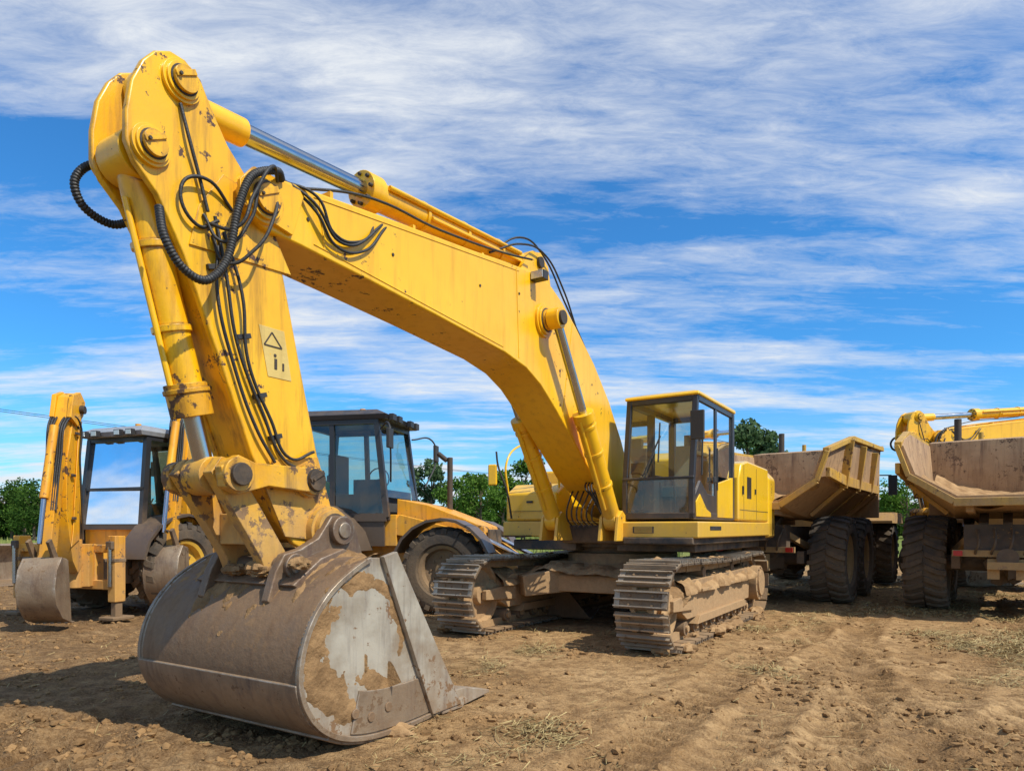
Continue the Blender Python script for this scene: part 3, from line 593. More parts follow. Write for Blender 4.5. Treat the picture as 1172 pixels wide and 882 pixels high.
    for i in range(5):
        y=-.72+i*.36
        mb.loft([[(5.2,y-.08,-.0),(5.2,y+.08,-.0),(5.2,y+.08,.14),(5.2,y-.08,.14)],[(4.96,y-.075,.0),(4.96,y+.075,.0),(4.96,y+.075,.13),(4.96,y-.075,.13)],[(4.62,y-.065,.02),(4.62,y+.065,.02),(4.62,y+.065,.045),(4.62,y-.065,.045)]],STLS)
    mb.build('bucket_lip_and_teeth',E,.008)
    mb=MB()
    for y in(-.33,.33):
        mb.prism([(5.62,1.12),(5.70,1.34),(5.79,1.44),(5.93,1.44),(6.05,1.29),(6.2,1.22),(6.33,1.19),(6.40,1.08),(6.46,.90),(6.42,.86),(6.3,.9),(6.0,1.05)],y-.035,y+.035,STL)
    mb.prism([(5.75,1.13),(5.95,1.22),(6.15,1.16),(6.38,1.0),(6.3,.95),(6.0,1.1)],-.5,.5,STL)
    mb.build('bucket_hinge_ears',E,.01)
    if detail:
        mb=MB(); M=40
        def posb(u,v):
            i=u*M; k=min(int(i),M-1); a=Vector(prof[k]);b=Vector(prof[k+1]); q=a.lerp(b,i-k); d=(b-a).normalized()
            return Vector((q.x,-.785+1.57*v,q.y)),Vector((-d.y,0,d.x))
        def hb(u,v):
            c=math.exp(-((v-.5)/.28)**2); lim=.22+.18*c+.22*F1(v*5+2,.5,3)
            a=F1(u*9+3,v*14,6)*1.7+ .6*(lim-u)/.3 -.10
            return max(-.012,min(.05,.055*a))+ (.018*F1(u*40,v*60,3) if a>0 else 0)
        sheet(mb,posb,150,170,hb,DRTB,cut=-.01)
        poly=[Vector(p) for p in prof]
        def poss(u,v): return Vector((5.1+1.5*u,.800,0.0+1.16*v)),Vector((0,1,0))
        def inside(x,z):
            c=False;n=len(prof);j=n-1
            for i in range(n):
                xi,zi=prof[i];xj,zj=prof[j]
                if (zi>z)!=(zj>z) and x<(xj-xi)*(z-zi)/(zj-zi)+xi: c=not c
                j=i
            return c
        def hs_(u,v):
            x=5.1+1.5*u; z=1.16*v
            if not inside(x,z): return -.01
            d=math.hypot(x-6.13,z-.62)/.36; edge=min((Vector((x,z))-q).length for q in poly[::3])
            ring=math.exp(-((d-1.12)/.20)**2)*.80
            a=ring+F1(x*5,z*5,6)*2.8-.52
            if edge<.05: a-=.4
            return max(-.006,min(.010,.018*a))+(.003*F1(x*40,z*40,2) if a>0 else 0)
        sheet(mb,poss,160,124,hs_,DRTB,cut=-.003)
        for i in range(18): lump(mb,(random.uniform(5.85,6.35),random.uniform(-.5,.5),random.uniform(1.04,1.14)),(random.uniform(.04,.10),random.uniform(.05,.12),random.uniform(.03,.06)),DRTB,seed=i+300,n=12)
        lump(mb,(5.95,0,.45),(.42,.72,.36),DRTB,seed=9)
        for i in range(14): lump(mb,(5.0+random.uniform(-.2,.9),random.uniform(-.9,.9),-.005),(random.uniform(.06,.16),random.uniform(.08,.2),random.uniform(.02,.05)),seed=i+500,n=10)
        mb.build('bucket_mud',E)
    corrugated('large_hose_side',[(6.30,.30,3.60),(6.39,.36,3.60),(6.58,.37,3.48),(6.674,.37,3.245),(6.745,.37,2.93),(6.88,.37,2.76),(7.02,.36,2.79),(7.11,.34,2.93),(7.10,.27,3.12)],.025,HOSE,E)
    corrugated('large_hose_front',[(6.97,-.15,3.20),(7.05,-.30,3.17),(7.20,-.32,3.22),(7.25,-.32,3.35),(7.17,-.3,3.47),(7.06,-.28,3.45),(7.00,-.22,3.34)],.025,HOSE,E)
    H2=[]
    H2.append([(6.35,.32,3.56),(6.46,.42,3.58),(6.60,.42,3.35),(6.70,.38,3.12),(6.78,.24,3.15)])
    H2.append([(6.35,.30,3.53),(6.50,.36,3.48),(6.58,.36,3.22),(6.72,.30,3.05),(6.80,.22,3.2)])
    H2.append([(6.33,.30,3.50),(6.42,.38,3.30),(6.55,.36,3.05),(6.68,.26,2.95),(6.74,.22,3.1)])
    H2.append([(6.72,.215,3.22),(6.66,.235,2.9),(6.58,.23,2.5),(6.40,.235,2.1),(6.22,.235,1.8),(6.1,.24,1.75)])
    H2.append([(6.66,.215,3.15),(6.55,.24,2.8),(6.50,.23,2.4),(6.33,.235,2.05),(6.18,.235,1.82),(5.98,.24,1.88)])
    H2.append([(6.70,.215,3.05),(6.72,.24,2.75),(6.60,.23,2.35),(6.44,.235,1.98),(6.30,.235,1.78)])
    H2.append([(6.94,.215,3.78),(6.90,.235,3.6),(6.83,.23,3.4),(6.78,.235,3.22)])
    H2.append([(6.60,.215,3.3),(6.8,.25,3.4),(6.95,.24,3.3),(6.85,.23,3.12),(6.7,.22,3.2)])
    H2.append([(6.25,.2,3.65),(6.0,.3,3.61),(5.85,.30,3.42),(5.6,.29,3.45),(5.4,.28,3.62),(5.2,.2,3.79)])
    H2.append([(6.25,.2,3.67),(6.05,.32,3.55),(5.80,.30,3.38),(5.5,.29,3.52),(5.35,.2,3.77)])
    H2.append([(6.22,.2,3.67),(6.02,.31,3.50),(5.84,.30,3.34),(5.55,.29,3.40),(5.3,.26,3.66),(5.15,.2,3.79)])
    H2.append([(6.1,.1,3.69),(5.5,.22,3.85),(4.5,.2,3.96),(3.4,.2,4.13),(3.0,.24,4.20)])
    H2.append([(3.6,.1,4.10),(3.2,.22,4.3),(2.7,.24,4.34),(2.3,.24,4.10),(1.9,.2,3.78)])
    H2.append([(3.5,.0,4.12),(3.1,.15,4.42),(2.6,.16,4.38),(2.2,.2,4.00),(1.4,.2,3.38),(.9,.2,2.93)])
    H2.append([(3.4,-.1,4.12),(3.0,-.1,4.44),(2.5,-.1,4.28),(2.1,-.1,3.93),(1.3,-.1,3.33)])
    for k in range(6):
        y=-.20+k*.08; H2.append([(1.2,y,1.38),(1.36+.02*k,y,1.52),(1.32,y+.03,1.75),(1.12,y,1.86),(.8,y,1.75)])
    for k in range(5):
        y=.30-k*.04; H2.append([(1.15,y+.1,1.45),(1.45,y+.05,1.65+.03*k),(1.5,y,1.85),(1.3,y-.05,1.98)])
    tube('small_hoses',H2,.0105,HOSE,E)
    tube('boom_pipes',[[(6.05,.12,3.67),(5.4,.14,3.78),(4.15,.14,3.94),(3.3,.14,4.07)],[(6.05,.06,3.67),(5.4,.07,3.78),(4.15,.07,3.94),(3.3,.07,4.07)],[(2.4,.14,3.98),(2.0,.14,3.77),(1.5,.14,3.45),(1.05,.14,3.05)]],.02,YEL,E)
    return E
ex=excavator((1.6,9.9,0),math.atan2(-.848,-.53))
ex2=excavator((16.9,18.2,0),math.atan2(-.20,-.98),1.04,False)
# ------------------------------------------------------------ articulated dump trucks
def truck(loc,f):
    T=empty('articulated_dump_truck',loc,math.atan2(f[1],f[0]))
    mb=MB()
    def sec(x,zf,hf,zm,hm,zt,ht,th=.06):
        o=[(x,-ht,zt),(x,-hm,zm),(x,-hf,zf),(x,hf,zf),(x,hm,zm),(x,ht,zt)]
        i=[(x,ht-th,zt),(x,hm-th,zm+.02),(x,hf-th*.5,zf+th),(x,-hf+th*.5,zf+th),(x,-hm+th,zm+.02),(x,-ht+th,zt)]
        return o+i
    S=[sec(-.25,1.78,.62,2.16,1.18,2.62,1.34),sec(.3,1.66,.66,2.12,1.22,2.78,1.38),sec(1.5,1.54,.72,2.05,1.30,2.98,1.42),sec(3.2,1.54,.78,2.05,1.34,3.04,1.42),sec(5.0,1.6,.78,2.1,1.34,3.12,1.42)]
    mb.loft(S,BED)
    mb.prism([(4.95,1.6),(5.05,1.6),(5.15,3.12),(5.7,3.22),(5.7,3.28),(4.95,3.18)],-1.38,1.38,BED)
    for sg in(-1,1):
        mb.beam((-.27,sg*1.35,2.63),(1.5,sg*1.43,3.0),.10,.09,OCH); mb.beam((1.5,sg*1.43,3.0),(5.05,sg*1.43,3.13),.10,.09,OCH)
        for x in(1.2,2.5,3.9): mb.beam((x,sg*.80,1.60),(x,sg*1.34,2.08),.14,.07,OCH); mb.beam((x,sg*1.34,2.08),(x,sg*1.46,2.95),.14,.07,OCH)
        mb.beam((-.27,sg*1.21,2.14),(-.27,sg*1.37,2.62),.09,.07,OCH); mb.beam((-.27,sg*.63,1.75),(-.27,sg*1.21,2.14),.09,.10,OCH)
        mb.prism([(-.2,2.2),(1.2,2.12),(4.9,2.12),(4.9,2.3),(1.2,2.3),(-.2,2.36)],sg*1.33,sg*1.40,OCH)
    mb.beam((-.27,-.64,1.74),(-.27,.64,1.74),.09,.12,OCH)
    for y in(-.45,.45): mb.beam((-.1,y,1.66),(5,y,1.50),.10,.12,BED)
    mb.build('dump_body',T,.01)
    mb=MB()
    def posl(u,v): return Vector((-.15+5.0*u,-1.15+2.3*v,1.72+.35*(2*v-1)**2+.25*u)),Vector((0,0,1))
    sheet(mb,posl,60,40,lambda u,v:.35*F1(u*6+loc[0],v*4,5)+.10*u,DRT)
    mb.build('dirt_residue',T)
    mb=MB()
    for y in(-.42,.42): mb.beam((.55,y,1.25),(5.2,y,1.25),.16,.30,FRMT)
    mb.bx(.45,.7,-.55,.55,1.0,1.42,FRMT); mb.bx(.40,.46,-.70,.70,.93,1.03,OCH)
    for sg in(-1,1):
        mb.box((.36,sg*.62,.98),(.03,.12,.08),RED); mb.bx(.9,4.2,sg*.62,sg*.74,.72,.94,FRMT)
        mb.beam((.5,sg*.3,1.4),(1.6,sg*.75,.95),.10,.10,OCH); mb.bx(.35,.5,sg*.1,sg*.25,.6,.9,OCH)
    for x in(1.6,3.35,7.2):
        mb.cyl((x,-1.0,.79),(x,1.0,.79),.13,FRMT,16); lump(mb,(x,0,.8),(.3,.3,.3),FRMT,seed=int(x*3),n=10)
    mb.cyl((.3,0,.92),(.5,0,.92),.14,FRMT,16); mb.bx(.25,.45,-.25,.25,.75,.86,OCH)
    for y in(-.62,.62): mb.cyl((2.5,y,1.1),(4.3,y,1.7),.10,CHR,16)
    mb.bx(5.2,8.6,-.5,.5,.85,1.25,FRMT)
    for k in range(3): mb.beam((.5,-.3+.3*k,1.4),(1.0,-.3+.3*k,1.58),.12,.1,DRK)
    mb.build('chassis',T,.012)
    tube('chassis_hoses',[[(.42,-.5+.22*k,1.35),(.3,-.45+.2*k,1.15),(.4,-.4+.2*k,.98),(.7,-.3+.15*k,.9)] for k in range(5)],.018,HOSE,T)
    mb=MB()
    mb.prism([(5.85,1.2),(7.3,1.2),(7.3,1.9),(7.15,2.95),(5.95,2.95),(5.85,2.2)],-.72,.72,OCH)
    mb.prism([(7.3,1.2),(8.7,1.1),(8.75,1.7),(8.5,1.9),(7.3,2.05)],-.75,.75,OCH)
    mb.bx(5.9,7.25,-.8,.8,2.95,3.06,OCH)
    for sg in(-1,1):
        mb.prism([(6.2,1.55),(6.45,1.75),(7.95,1.75),(8.2,1.55),(8.2,1.49),(6.2,1.49)],sg*.76,sg*1.5,OCH); mb.beam((6.9,sg*.72,2.7),(7.25,sg*1.35,2.7),.03,.03,BLK); mb.box((7.25,sg*1.38,2.45),(.05,.2,.5),BLK)
        mb.prism([(6.0,1.95),(7.2,1.95),(7.08,2.85),(6.05,2.85)],sg*.722,sg*.73,BLKP)
    mb.box((5.86,0,2.5),(.03,1.2,.6),BLKP); mb.cyl((5.7,.9,2.4),(5.7,.9,3.75),.07,DRK,14); mb.cyl((6.3,.5,3.06),(6.3,.5,3.5),.05,OCH,14)
    mb.build('cab_and_hood',T,.03)
    i=0
    for x in(1.6,3.35,7.2):
        for y in(-1.12,1.12): i+=1; tire('wheel_%d'%i,(x,y,.79),.80,.62,T,OCH,24)
    return T
truck((4.17,12.1,0),(.59,.807))
truck((7.12,9.8,0),(.59,.807))
# ------------------------------------------------------------ backhoe loaders
def backhoe(loc,f,roof,yo=0.,fr=.62,paint=None,vest=False,scale=1.,swing=0.,ax=0.,rim=None,low=False,leg=1.25):
    P=paint or ORG; T=empty('backhoe_loader',loc,math.atan2(f[1],f[0]),scale)
    mb=MB()
    mb.bx(.1,3.6,-.38,.38,.55,1.0,P); mb.prism([(.75,.95),(2.45,.95),(2.45,1.42),(.75,1.42)],-.62,.62,P)
    if low: mb.prism([(2.40,.85),(3.70,.85),(3.80,1.0),(3.74,1.24),(3.45,1.36),(2.9,1.56),(2.40,1.66)],-.46,.46,P)
    else: mb.prism([(2.45,.85),(3.75,.85),(3.82,1.0),(3.8,1.55),(3.6,1.72),(2.45,1.86)],-.46,.46,P)
    for k in range(7): mb.bx(2.62+k*.06,2.64+k*.06,-.468,.468,1.05,1.35,BLK)
    mb.bx(3.79,3.83,-.38,.38,.95,1.2,BLK)
    mb.build('chassis_and_hood',T,.04,3)
    mb=MB()
    for sg in(-1,1):
        c=(1.2,.74); pts=[];
        for k in range(9): a=R(10+20*k); pts.append((c[0]+.90*math.cos(a),c[1]+.86*math.sin(a)))
        pin=[(c[0]+(x-c[0])*.95,c[1]+(z-c[1])*.95) for x,z in pts]; mb.prism(pts+pin[::-1],sg*.62,sg*1.14,BLKP)
        c=(3.3,fr); pts=[(c[0]+(fr+.12)*math.cos(R(20+17.5*k)),c[1]+(fr+.12)*math.sin(R(20+17.5*k))) for k in range(9)]
        pin=[(c[0]+(x-c[0])*.95,c[1]+(z-c[1])*.95) for x,z in pts]; mb.prism(pts+pin[::-1],sg*.66,sg*1.14,BLKP)
    mb.build('fenders',T)
    mb=MB(); x0,x1,hw,z0,z1=.72,2.32,.66,1.38,2.82
    for sg in(-1,1):
        y=sg*hw
        mb.beam((x0,y,z0),(x0+.14,y*.94,z1),.08,.09,BLKP,up=(1,0,0)); mb.beam((x1,y,z0),(x1-.18,y*.94,z1),.07,.08,BLKP,up=(1,0,0)); mb.beam((1.45,y,z0),(1.42,y*.94,z1),.06,.07,BLKP,up=(1,0,0))
        mb.beam((x0,y,z0),(x1,y,z0),.08,.12,BLKP); mb.beam((x0+.12,y*.94,z1),(x1-.16,y*.94,z1),.08,.08,BLKP)
        mb.bx(1.5,2.28,y-.03*sg,y+.01*sg,.95,1.4,BLKP)
        mb.quad((x0+.07,y,z0+.05),(1.42,y,z0+.05),(1.40,y*.94,z1-.04),(x0+.18,y*.94,z1-.04),GLSB); mb.quad((1.48,y,z0+.05),(x1-.04,y,z0+.05),(x1-.20,y*.94,z1-.04),(1.45,y*.94,z1-.04),GLSB)
    for x,z in((x0,z0),(x1,z0),(x0+.14,z1),(x1-.18,z1)): mb.beam((x,-hw,z),(x,hw,z),.08,.08,BLKP)
    mb.quad((x0,-hw,z0+.05),(x0,hw,z0+.05),(x0+.14,hw*.94,z1-.05),(x0+.14,-hw*.94,z1-.05),GLSB); mb.quad((x1,-hw,z0+.3),(x1,hw,z0+.3),(x1-.18,hw*.94,z1-.05),(x1-.18,-hw*.94,z1-.05),GLSB)
    mb.beam((x0,-hw,2.0),(x0+.05,hw,2.0),.04,.04,BLKP)
    mb.bx(x1-.45,x1-.06,-.5,.5,z0,z0+.42,INT)
    mb.build('cab_frame_and_glass',T,recalc=False)
    mb=MB(); mb.loft([[(x0-.02,-hw-.02,z1+.03),(x1-.02,-hw-.02,z1+.03),(x1-.02,hw+.02,z1+.03),(x0-.02,hw+.02,z1+.03)],[(x0-.05,-hw-.04,z1+.10),(x1,-hw-.04,z1+.10),(x1,hw+.04,z1+.10),(x0-.05,hw+.04,z1+.10)],[(x0+.12,-hw+.1,z1+.2),(x1-.2,-hw+.1,z1+.19),(x1-.2,hw-.1,z1+.19),(x0+.12,hw-.1,z1+.2)]],roof)
    for y in(-.5,-.25,.25,.5): mb.box((x0-.08,y,z1+.07),(.07,.14,.10),BLK); mb.box((x0-.118,y,z1+.07),(.01,.11,.075),LAMP); mb.box((x1+.03,y,z1+.07),(.07,.14,.10),BLK)
    mb.cyl((1.5,.3,z1+.2),(1.5,.3,z1+.36),.05,ORG,14)
    mb.build('cab_roof',T,.02)
    mb=MB(); mb.bx(1.2,1.7,-.25,.25,1.35,1.75,INT); mb.box((1.22,0,2.05),(.14,.46,.66),INT); mb.cyl((2.0,0,1.5),(1.9,0,2.0),.03,INT,8); mb.lathe((1.9,0,2.0),[(0,.17),(.02,.19),(.04,.17)],INT,16)
    mb.bx(.85,1.05,.30,.55,1.4,2.1,INT); mb.bx(1.75,2.2,-.6,-.45,1.4,1.95,INT)
    if vest: mb.box((1.12,-.2,1.75),(.08,.35,.4),VEST,Matrix.Rotation(.2,3,'Y'))
    mb.build('cab_interior',T,.03)
    for sg in(-1,1):
        tube('mirror_bracket',[(x1-.1,sg*hw,2.7),(x1+.15,sg*(hw+.3),2.72),(x1+.2,sg*(hw+.36),2.4),(x1+.1,sg*(hw+.1),1.9)],.014,BLK,T)
    mb=MB()
    for sg in(-1,1): mb.box((x1+.2,sg*(hw+.38),2.5),(.05,.17,.28),BLK)
    mb.cyl((3.0,.3,1.3),(3.0,.3,2.35),.045,DRK,14); mb.cyl((2.95,.3,2.3),(2.8,.3,2.42),.04,DRK,12)
    mb.build('mirrors_and_exhaust',T,.01)
    mb=MB()
    for sg in(-1,1):
        y=sg*.56
        mb.prism([(2.35,1.25),(2.5,1.42),(3.6,1.15),(4.35,.62),(4.6,.35),(4.45,.22),(4.15,.50),(3.5,.95),(2.4,1.12)],y-.05,y+.05,P)
        mb.cyl((2.9,y+.1*sg,.9),(3.9,y+.1*sg,.85),.05,P,12); mb.cyl((3.5,y-.1*sg,1.2),(4.4,y-.1*sg,.75),.035,CHR,10)
    bp=[(4.5,.05),(4.45,.35),(4.6,.62),(4.78,.75),(4.82,.72),(4.66,.58),(4.52,.35),(4.58,.10),(5.4,.03),(5.4,.0)]
    mb.prism(bp,-1.12,1.12,STL)
    for sg in(-1,1): mb.prism([(4.5,.04),(4.46,.35),(4.6,.62),(4.8,.74),(5.38,.02)],sg*1.10,sg*1.13,STL)
    mb.build('front_loader',T,.01)
    mb=MB()
    mb.bx(-.12,.05,-1.0,1.0,.46,.60,P); mb.bx(-.10,.04,-1.0,1.0,1.0,1.12,P)
    for sg in(-1,1):
        y=sg*1.0; mb.bx(-.11,.07,y-.075,y+.075,.28,leg,P); mb.bx(-.08,.04,y-.05,y+.05,.06,.4,DRK); mb.bx(-.2,.16,y-.15,y+.15,.02,.07,DRK)
        mb.cyl((-.13,y,.5),(-.13,y,leg-.15),.035,CHR,12); mb.bx(-.16,-.10,y-.06,y+.06,leg-.2,leg-.08,BLK); mb.bx(-.12,.08,y-.08,y+.08,.86,.92,BLK)
    mb.bx(.05,.75,-.55,.55,.6,1.1,P); mb.bx(.05,.6,-.62,-.4,.5,.9,BLK); mb.bx(.05,.6,.4,.62,.5,.9,BLK)
    mb.bx(ax-.1,.05,yo-.16,yo+.16,.5,1.05,P)
    mb.build('rear_frame_and_stabilizers',T,.014)
    kp=Vector((ax-.22,yo,0)); SW=Matrix.Translation(kp)@Matrix.Rotation(swing,4,'Z')@Matrix.Translation((.22,-yo,0))
    def put(o_): o_.matrix_local=SW
    mb=MB()
    mb.box((-.22,yo,.82),(.24,.36,.62),P); mb.cyl((-.36,yo,.5),(-.36,yo,1.2),.09,P,14)
    bo=[(-.34,.85),(-.50,.72),(-.66,.9),(-.86,1.6),(-.84,2.3),(-.62,3.02),(-.50,3.12),(-.38,3.05),(-.42,2.7),(-.58,2.2),(-.58,1.6),(-.44,1.15)]
    mb.prism(bo,yo-.10,yo+.10,P)
    for sg in(-1,1): mb.prism([(-.75,1.1),(-.70,1.3),(-.62,2.0),(-.50,2.9),(-.42,2.9),(-.5,2.0),(-.5,1.2)],yo+sg*.105,yo+sg*.12,P)
    mb.prism([(-.40,3.22),(-.54,3.28),(-.70,3.2),(-.90,2.6),(-1.10,1.9),(-1.28,1.0),(-1.26,.86),(-1.16,.84),(-1.10,.95),(-.96,1.7),(-.80,2.3),(-.60,2.75),(-.44,3.0)],yo-.08,yo+.08,P)
    for sg in(-1,1): mb.prism([(-.36,3.18),(-.52,3.30),(-.74,3.22),(-.82,2.9),(-.6,2.8),(-.42,2.98)],yo+sg*.08,yo+sg*.14,P)
    mb.cyl((-.52,yo-.2,3.05),(-.52,yo+.2,3.05),.06,DRK,14); mb.cyl((-1.22,yo-.16,.92),(-1.22,yo+.16,.92),.06,DRK,14)
    mb.cyl((-.98,yo,2.75),(-1.26,yo,1.75),.055,P,14); mb.cyl((-1.26,yo,1.75),(-1.38,yo,1.15),.03,CHR,12)
    mb.cyl((-.30,yo,1.3),(-.34,yo,2.3),.065,P,14); mb.cyl((-.34,yo,2.3),(-.40,yo,2.95),.035,CHR,12)
    mb.prism([(-1.45,1.18),(-1.36,1.22),(-1.18,.98),(-1.24,.88)],yo-.14,yo-.10,DRK); mb.prism([(-1.45,1.18),(-1.36,1.22),(-1.18,.98),(-1.24,.88)],yo+.10,yo+.14,DRK)
    for (x,z) in((-.70,1.5),(-.72,2.1),(-.60,2.7)): 
        for sg in(-1,1): mb.box((x,yo+sg*.13,z),(.10,.03,.04),DRK)
    put(mb.build('backhoe_arm',T,.012))
    put(tube('arm_hoses',[[(-.3,yo+.08*k,1.2),(-.45,yo+.125*k,1.7),(-.52,yo+.13*k,2.3),(-.6,yo+.14*k,2.9),(-.85,yo+.11*k,2.85),(-1.0,yo+.09*k,2.3),(-1.15,yo+.09*k,1.6)] for k in(-1,-.7,-.4,.4,.7,1)],.014,HOSE,T))
    mb=MB()
    q=[(-1.12,.95),(-1.30,.98),(-1.44,.82),(-1.50,.58),(-1.45,.36),(-1.28,.17),(-1.02,.08)]; qi=[(-1.02,.12),(-1.26,.21),(-1.41,.38),(-1.46,.58),(-1.40,.80),(-1.28,.93),(-1.12,.90)]
    mb.prism(q+qi,yo-.22,yo+.22,STLB)
    for sg in(-1,1): mb.prism([(-1.12,.93)]+q[1:],yo+sg*.21,yo+sg*.235,STLB)
    for k in range(5): mb.beam((-1.05,yo-.18+.09*k,.10),(-.84,yo-.18+.09*k,.07),.05,.05,STLS,w2=.03,h2=.015)
    put(mb.build('backhoe_bucket',T,.008))
    i=0
    for x,r_,w in((1.2,.74,.46),(3.3,fr,.40)):
        for y in(-.88,.88): i+=1; tire('wheel_%d'%i,(x,y,r_),r_,w,T,rim or YELC,20)
    return T
fa=Vector((.34,.94)).normalized()
backhoe((-6.75,10.4,0),fa,GRY,-.50,swing=R(30))
fc=Vector((.978,-.208))
backhoe((-4.47,12.63,0),fc,BLKP,-.80,fr=.62,paint=ORG,vest=True,scale=1.12,swing=R(105),ax=-.55,rim=RIM,low=True)
T=empty('loader_bucket',(-12.6,17.0,0),R(-20)); mb=MB()
mb.prism([(0,.05),(-.05,.5),(.1,.85),(.35,1.0),(.4,.95),(.2,.8),(.05,.5),(.1,.1),(1.0,.03),(1.0,0)],-1.2,1.2,STLB)
for sg in(-1,1): mb.prism([(0,.04),(-.05,.5),(.1,.85),(.37,.98),(.98,.02)],sg*1.18,sg*1.22,STLB)
mb.build('bucket_shell',T,.01)
# ------------------------------------------------------------ trees
LEAF=[]
for nm,a,b_ in(('foliage_green',(.06,.13,.02),(.13,.22,.04)),('foliage_dark',(.03,.07,.015),(.07,.13,.025)),('foliage_blue_green',(.07,.12,.05),(.12,.18,.085))):
    m=bpy.data.materials.new(nm); t=NT(m); tc=t.n('ShaderNodeTexCoord')
    bs=t.mix(t.rng(t.noise((tc,'Object'),.8,3,.7),.35,.65),a,b_)
    d1=t.n('ShaderNodeBsdfDiffuse',i={'Color':bs}); d2=t.n('ShaderNodeBsdfTranslucent',i={'Color':bs}); mx=t.n('ShaderNodeMixShader',i={0:.3,1:(d1,0),2:(d2,0)})
    o=t.n('ShaderNodeOutputMaterial'); t.t.links.new(mx.outputs[0],o.inputs[0]); LEAF.append(m)
def leaves(mb,c,rad,n,sz,mat):
    c=np.array(c)
    pts=rs.normal(size=(n,3)); pts/=np.linalg.norm(pts,axis=1)[:,None]; rr=rs.rand(n)**.45; pts=pts*rr[:,None]*np.array(rad)+c
    A=rs.normal(size=(n,3)); A/=np.linalg.norm(A,axis=1)[:,None]; Bv=np.cross(A,rs.normal(size=(n,3))); Bv/=np.linalg.norm(Bv,axis=1)[:,None]
    s=sz*(.6+.8*rs.rand(n))[:,None]
    q=[pts+A*s,pts+Bv*s*.7,pts-A*s,pts-Bv*s*.7]; o0=len(mb.v); allv=np.stack(q,1).reshape(-1,3)
    mb.v+=[tuple(v) for v in allv]; kk=mb.mi(mat); mb.f+=[(o0+4*i,o0+4*i+1,o0+4*i+2,o0+4*i+3) for i in range(n)]; mb.m+=[kk]*n
def tree(name,x,y,h,w,mat,dens=1.):
    T=empty(name,(x,y,0)); mb=MB(); rr=random.Random(int(x*7+y))
    mb.cyl((0,0,-.1),(0,0,h*.75),.03*h,WOOD,8,r2=.006*h)
    bl=[]
    for i in range(int(15)):
        z=h*(.22+.72*rr.random()); a=rr.random()*6.28; prof=math.sin(min(1,(z/h-.12)/.88)*math.pi)**.6; r_=w*.5*prof*rr.uniform(.35,.95); p=(math.cos(a)*r_,math.sin(a)*r_,z); bl.append(p)
        mb.cyl((0,0,z*.7),p,.010*h,WOOD,5,r2=.003*h)
    mb.build('trunk_and_limbs',T)
    mb=MB()
    for p in bl+[(0,0,h*.9),(0,0,h*.6)]:
        s=w*rr.uniform(.16,.27); leaves(mb,p,(s,s,s*.8),int(190*dens),.026*h*.8,mat)
    mb.build('foliage',T,recalc=False)
for x,y,h,w,mi in((-9.2,78,9.2,5.4,2),(-6.6,74,6.8,4.5,0),(-5.0,80,8.0,5.0,0),(-3.2,70,7.0,4.4,0),(-1.0,76,8.0,5,0),(1.3,80,9.6,6,0),(3.6,78,7.,5,1),(25.0,72,12.6,6.6,2),(28.0,76,10.5,6,0),(22.5,78,9.,5,0),(36,80,7,6,0),(44,76,7,6,0),
    (-56,80,7.0,6,1),(-60,84,6.6,6,0),(-63,86,7.4,6.5,1),(-52,80,5.8,5,0)):
    tree('deciduous_tree',x,y,h,w,LEAF[mi])
mb=MB()
for i in range(190):
    ang=-.95+1.9*(i/190)+random.uniform(-.008,.008); d=random.uniform(100,140); h=random.uniform(2.8,6.0)
    x=math.sin(ang)*d*1.15;y=math.cos(ang)*d
    for k in range(3): leaves(mb,(x+random.uniform(-4,4),y,h*random.uniform(.35,.75)),(random.uniform(2.5,5),2.5,h*.45),110,.5,LEAF[1] if k else LEAF[0])
mb.build('distant_trees',None,recalc=False)
mb=MB()
n=10000; yy=32+60*rs.rand(n)**1.2; xx=(rs.rand(n)*2-1)*yy*.9
k=(xx<yy*.25)
for x,y in zip(xx[k],yy[k]):
    h=.15+.35*rs.rand(); w=.10; a=rs.rand()*3.14; o0=len(mb.v); mb.v+=[(x-w*math.cos(a),y-w*math.sin(a),-.05),(x+w*math.cos(a),y+w*math.sin(a),-.05),(x+.1*rs.rand(),y,h)]; mb.f.append((o0,o0+1,o0+2)); mb.m.append(0)
mb.mats=[surf('meadow_grass',(.14,.20,.04),(.32,.32,.09),rough=.9,scale=.6)]; mb.build('meadow_grass',recalc=False)
T=empty('utility_pole',(-62,62,0)); mb=MB(); mb.cyl((0,0,-.3),(0,0,15),.16,WOOD,10); mb.bx(-.9,.9,-.06,.06,14.1,14.25,WOOD); mb.build('pole',T)
T=empty('utility_pole',(44.6,205,0)); mb=MB(); mb.cyl((0,0,-.3),(0,0,15),.16,WOOD,10); mb.bx(-.9,.9,-.06,.06,14.1,14.25,WOOD); mb.build('pole',T)
tube('power_line',[[(-62+dx,62,14.2),(-10+dx,132,12.6),(44.6+dx,205,14.2)] for dx in(-.8,.8)],.03,BLK)
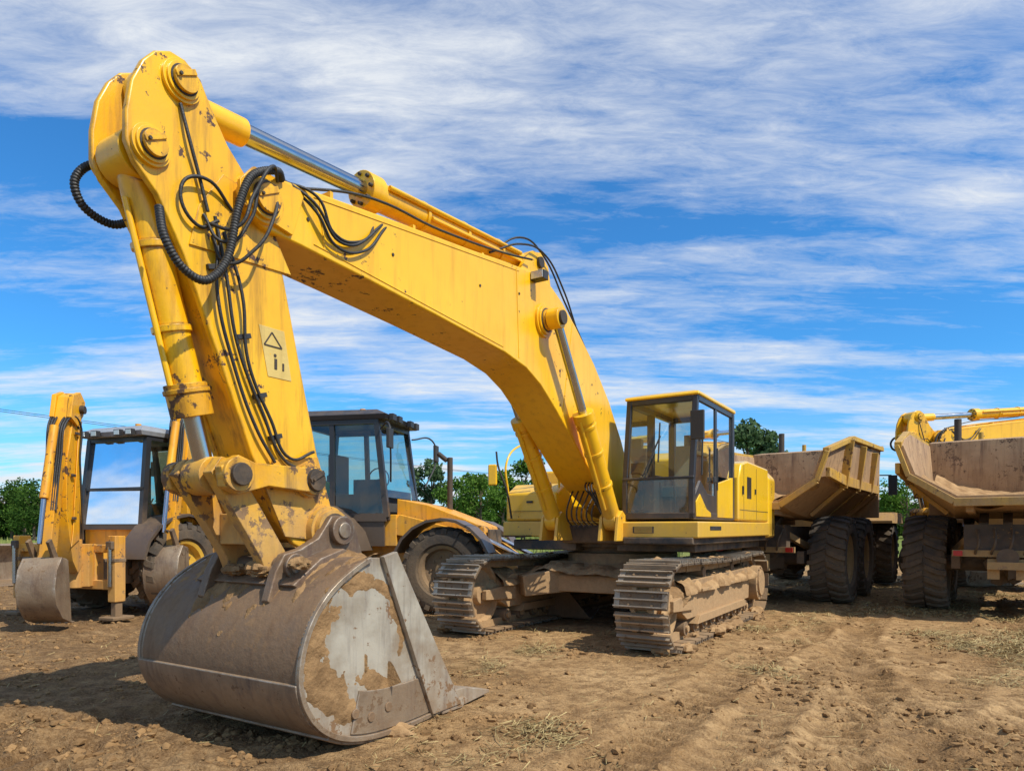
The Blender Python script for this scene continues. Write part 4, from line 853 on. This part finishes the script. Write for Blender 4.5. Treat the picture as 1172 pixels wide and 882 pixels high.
# ------------------------------------------------------------ world / light / camera
sd=Vector((.58,-.44,.88)).normalized(); el=math.asin(sd.z); az=math.atan2(sd.x,sd.y)
w=bpy.data.worlds.new('World'); scene.world=w; w.use_nodes=True; t=NT(w)
sky=t.n('ShaderNodeTexSky',sky_type='NISHITA'); sky.sun_disc=False; sky.sun_elevation=el; sky.sun_rotation=az; sky.air_density=1.0; sky.dust_density=.4; sky.ozone_density=2.0
tint=t.mix(1.,(sky,0),(.42,1.22,1.85),'MULTIPLY')
tc=t.n('ShaderNodeTexCoord'); sp=t.n('ShaderNodeSeparateXYZ',i={0:(tc,'Generated')})
zz=t.math('ADD',t.math('MAXIMUM',(sp,2),0.),.10)
cv=t.n('ShaderNodeCombineXYZ',i={0:t.math('DIVIDE',(sp,0),zz),1:t.math('DIVIDE',(sp,1),zz),2:0.})
c1=t.noise(t.mapv((cv,0),(.50,2.3,1),(0,0,R(16)),(2.3,.7,0)),1.0,10,.62,.35)
c2=t.noise(t.mapv((cv,0),(1.6,4.4,1),(0,0,R(-40)),(4,1,0)),3.4,8,.72,.5)
c3=t.noise(t.mapv((cv,0),(.6,.9,1),(0,0,R(20)),(7.5,3,0)),1.5,3,.5)
v=t.math('ADD',t.math('ADD',t.math('MULTIPLY',c1,.80),t.math('MULTIPLY',c2,.30)),t.math('MULTIPLY',t.math('SUBTRACT',c3,.5),.60))
mask=t.math('POWER',t.rng(v,.47,.74,0.,1.),1.15)
hz=t.rng((sp,2),.0,.22,.36,0.)
mask=t.math('MINIMUM',t.math('ADD',mask,t.math('MULTIPLY',hz,t.rng(c1,.2,.6))),.96)
cc=t.mix(mask,tint,(8.2,8.6,9.1))
bg=t.n('ShaderNodeBackground',i={'Color':cc,'Strength':.1}); o=t.n('ShaderNodeOutputWorld'); t.t.links.new(bg.outputs[0],o.inputs[0])
L=bpy.data.lights.new('sun','SUN'); L.energy=5.0; L.angle=R(.5); L.color=(1,.94,.83); lo=bpy.data.objects.new('sun',L); col.objects.link(lo); lo.rotation_euler=(-sd).to_track_quat('-Z','Y').to_euler()
cd=bpy.data.cameras.new('camera'); cd.lens=23.99; cd.sensor_width=36; cd.sensor_fit='HORIZONTAL'; cd.shift_y=.14; cd.clip_end=8000; co=bpy.data.objects.new('camera',cd); col.objects.link(co); co.location=(0,0,1.35); co.rotation_euler=(R(90),0,0); scene.camera=co
scene.view_settings.view_transform='Standard'; scene.view_settings.look='None'; scene.view_settings.exposure=0
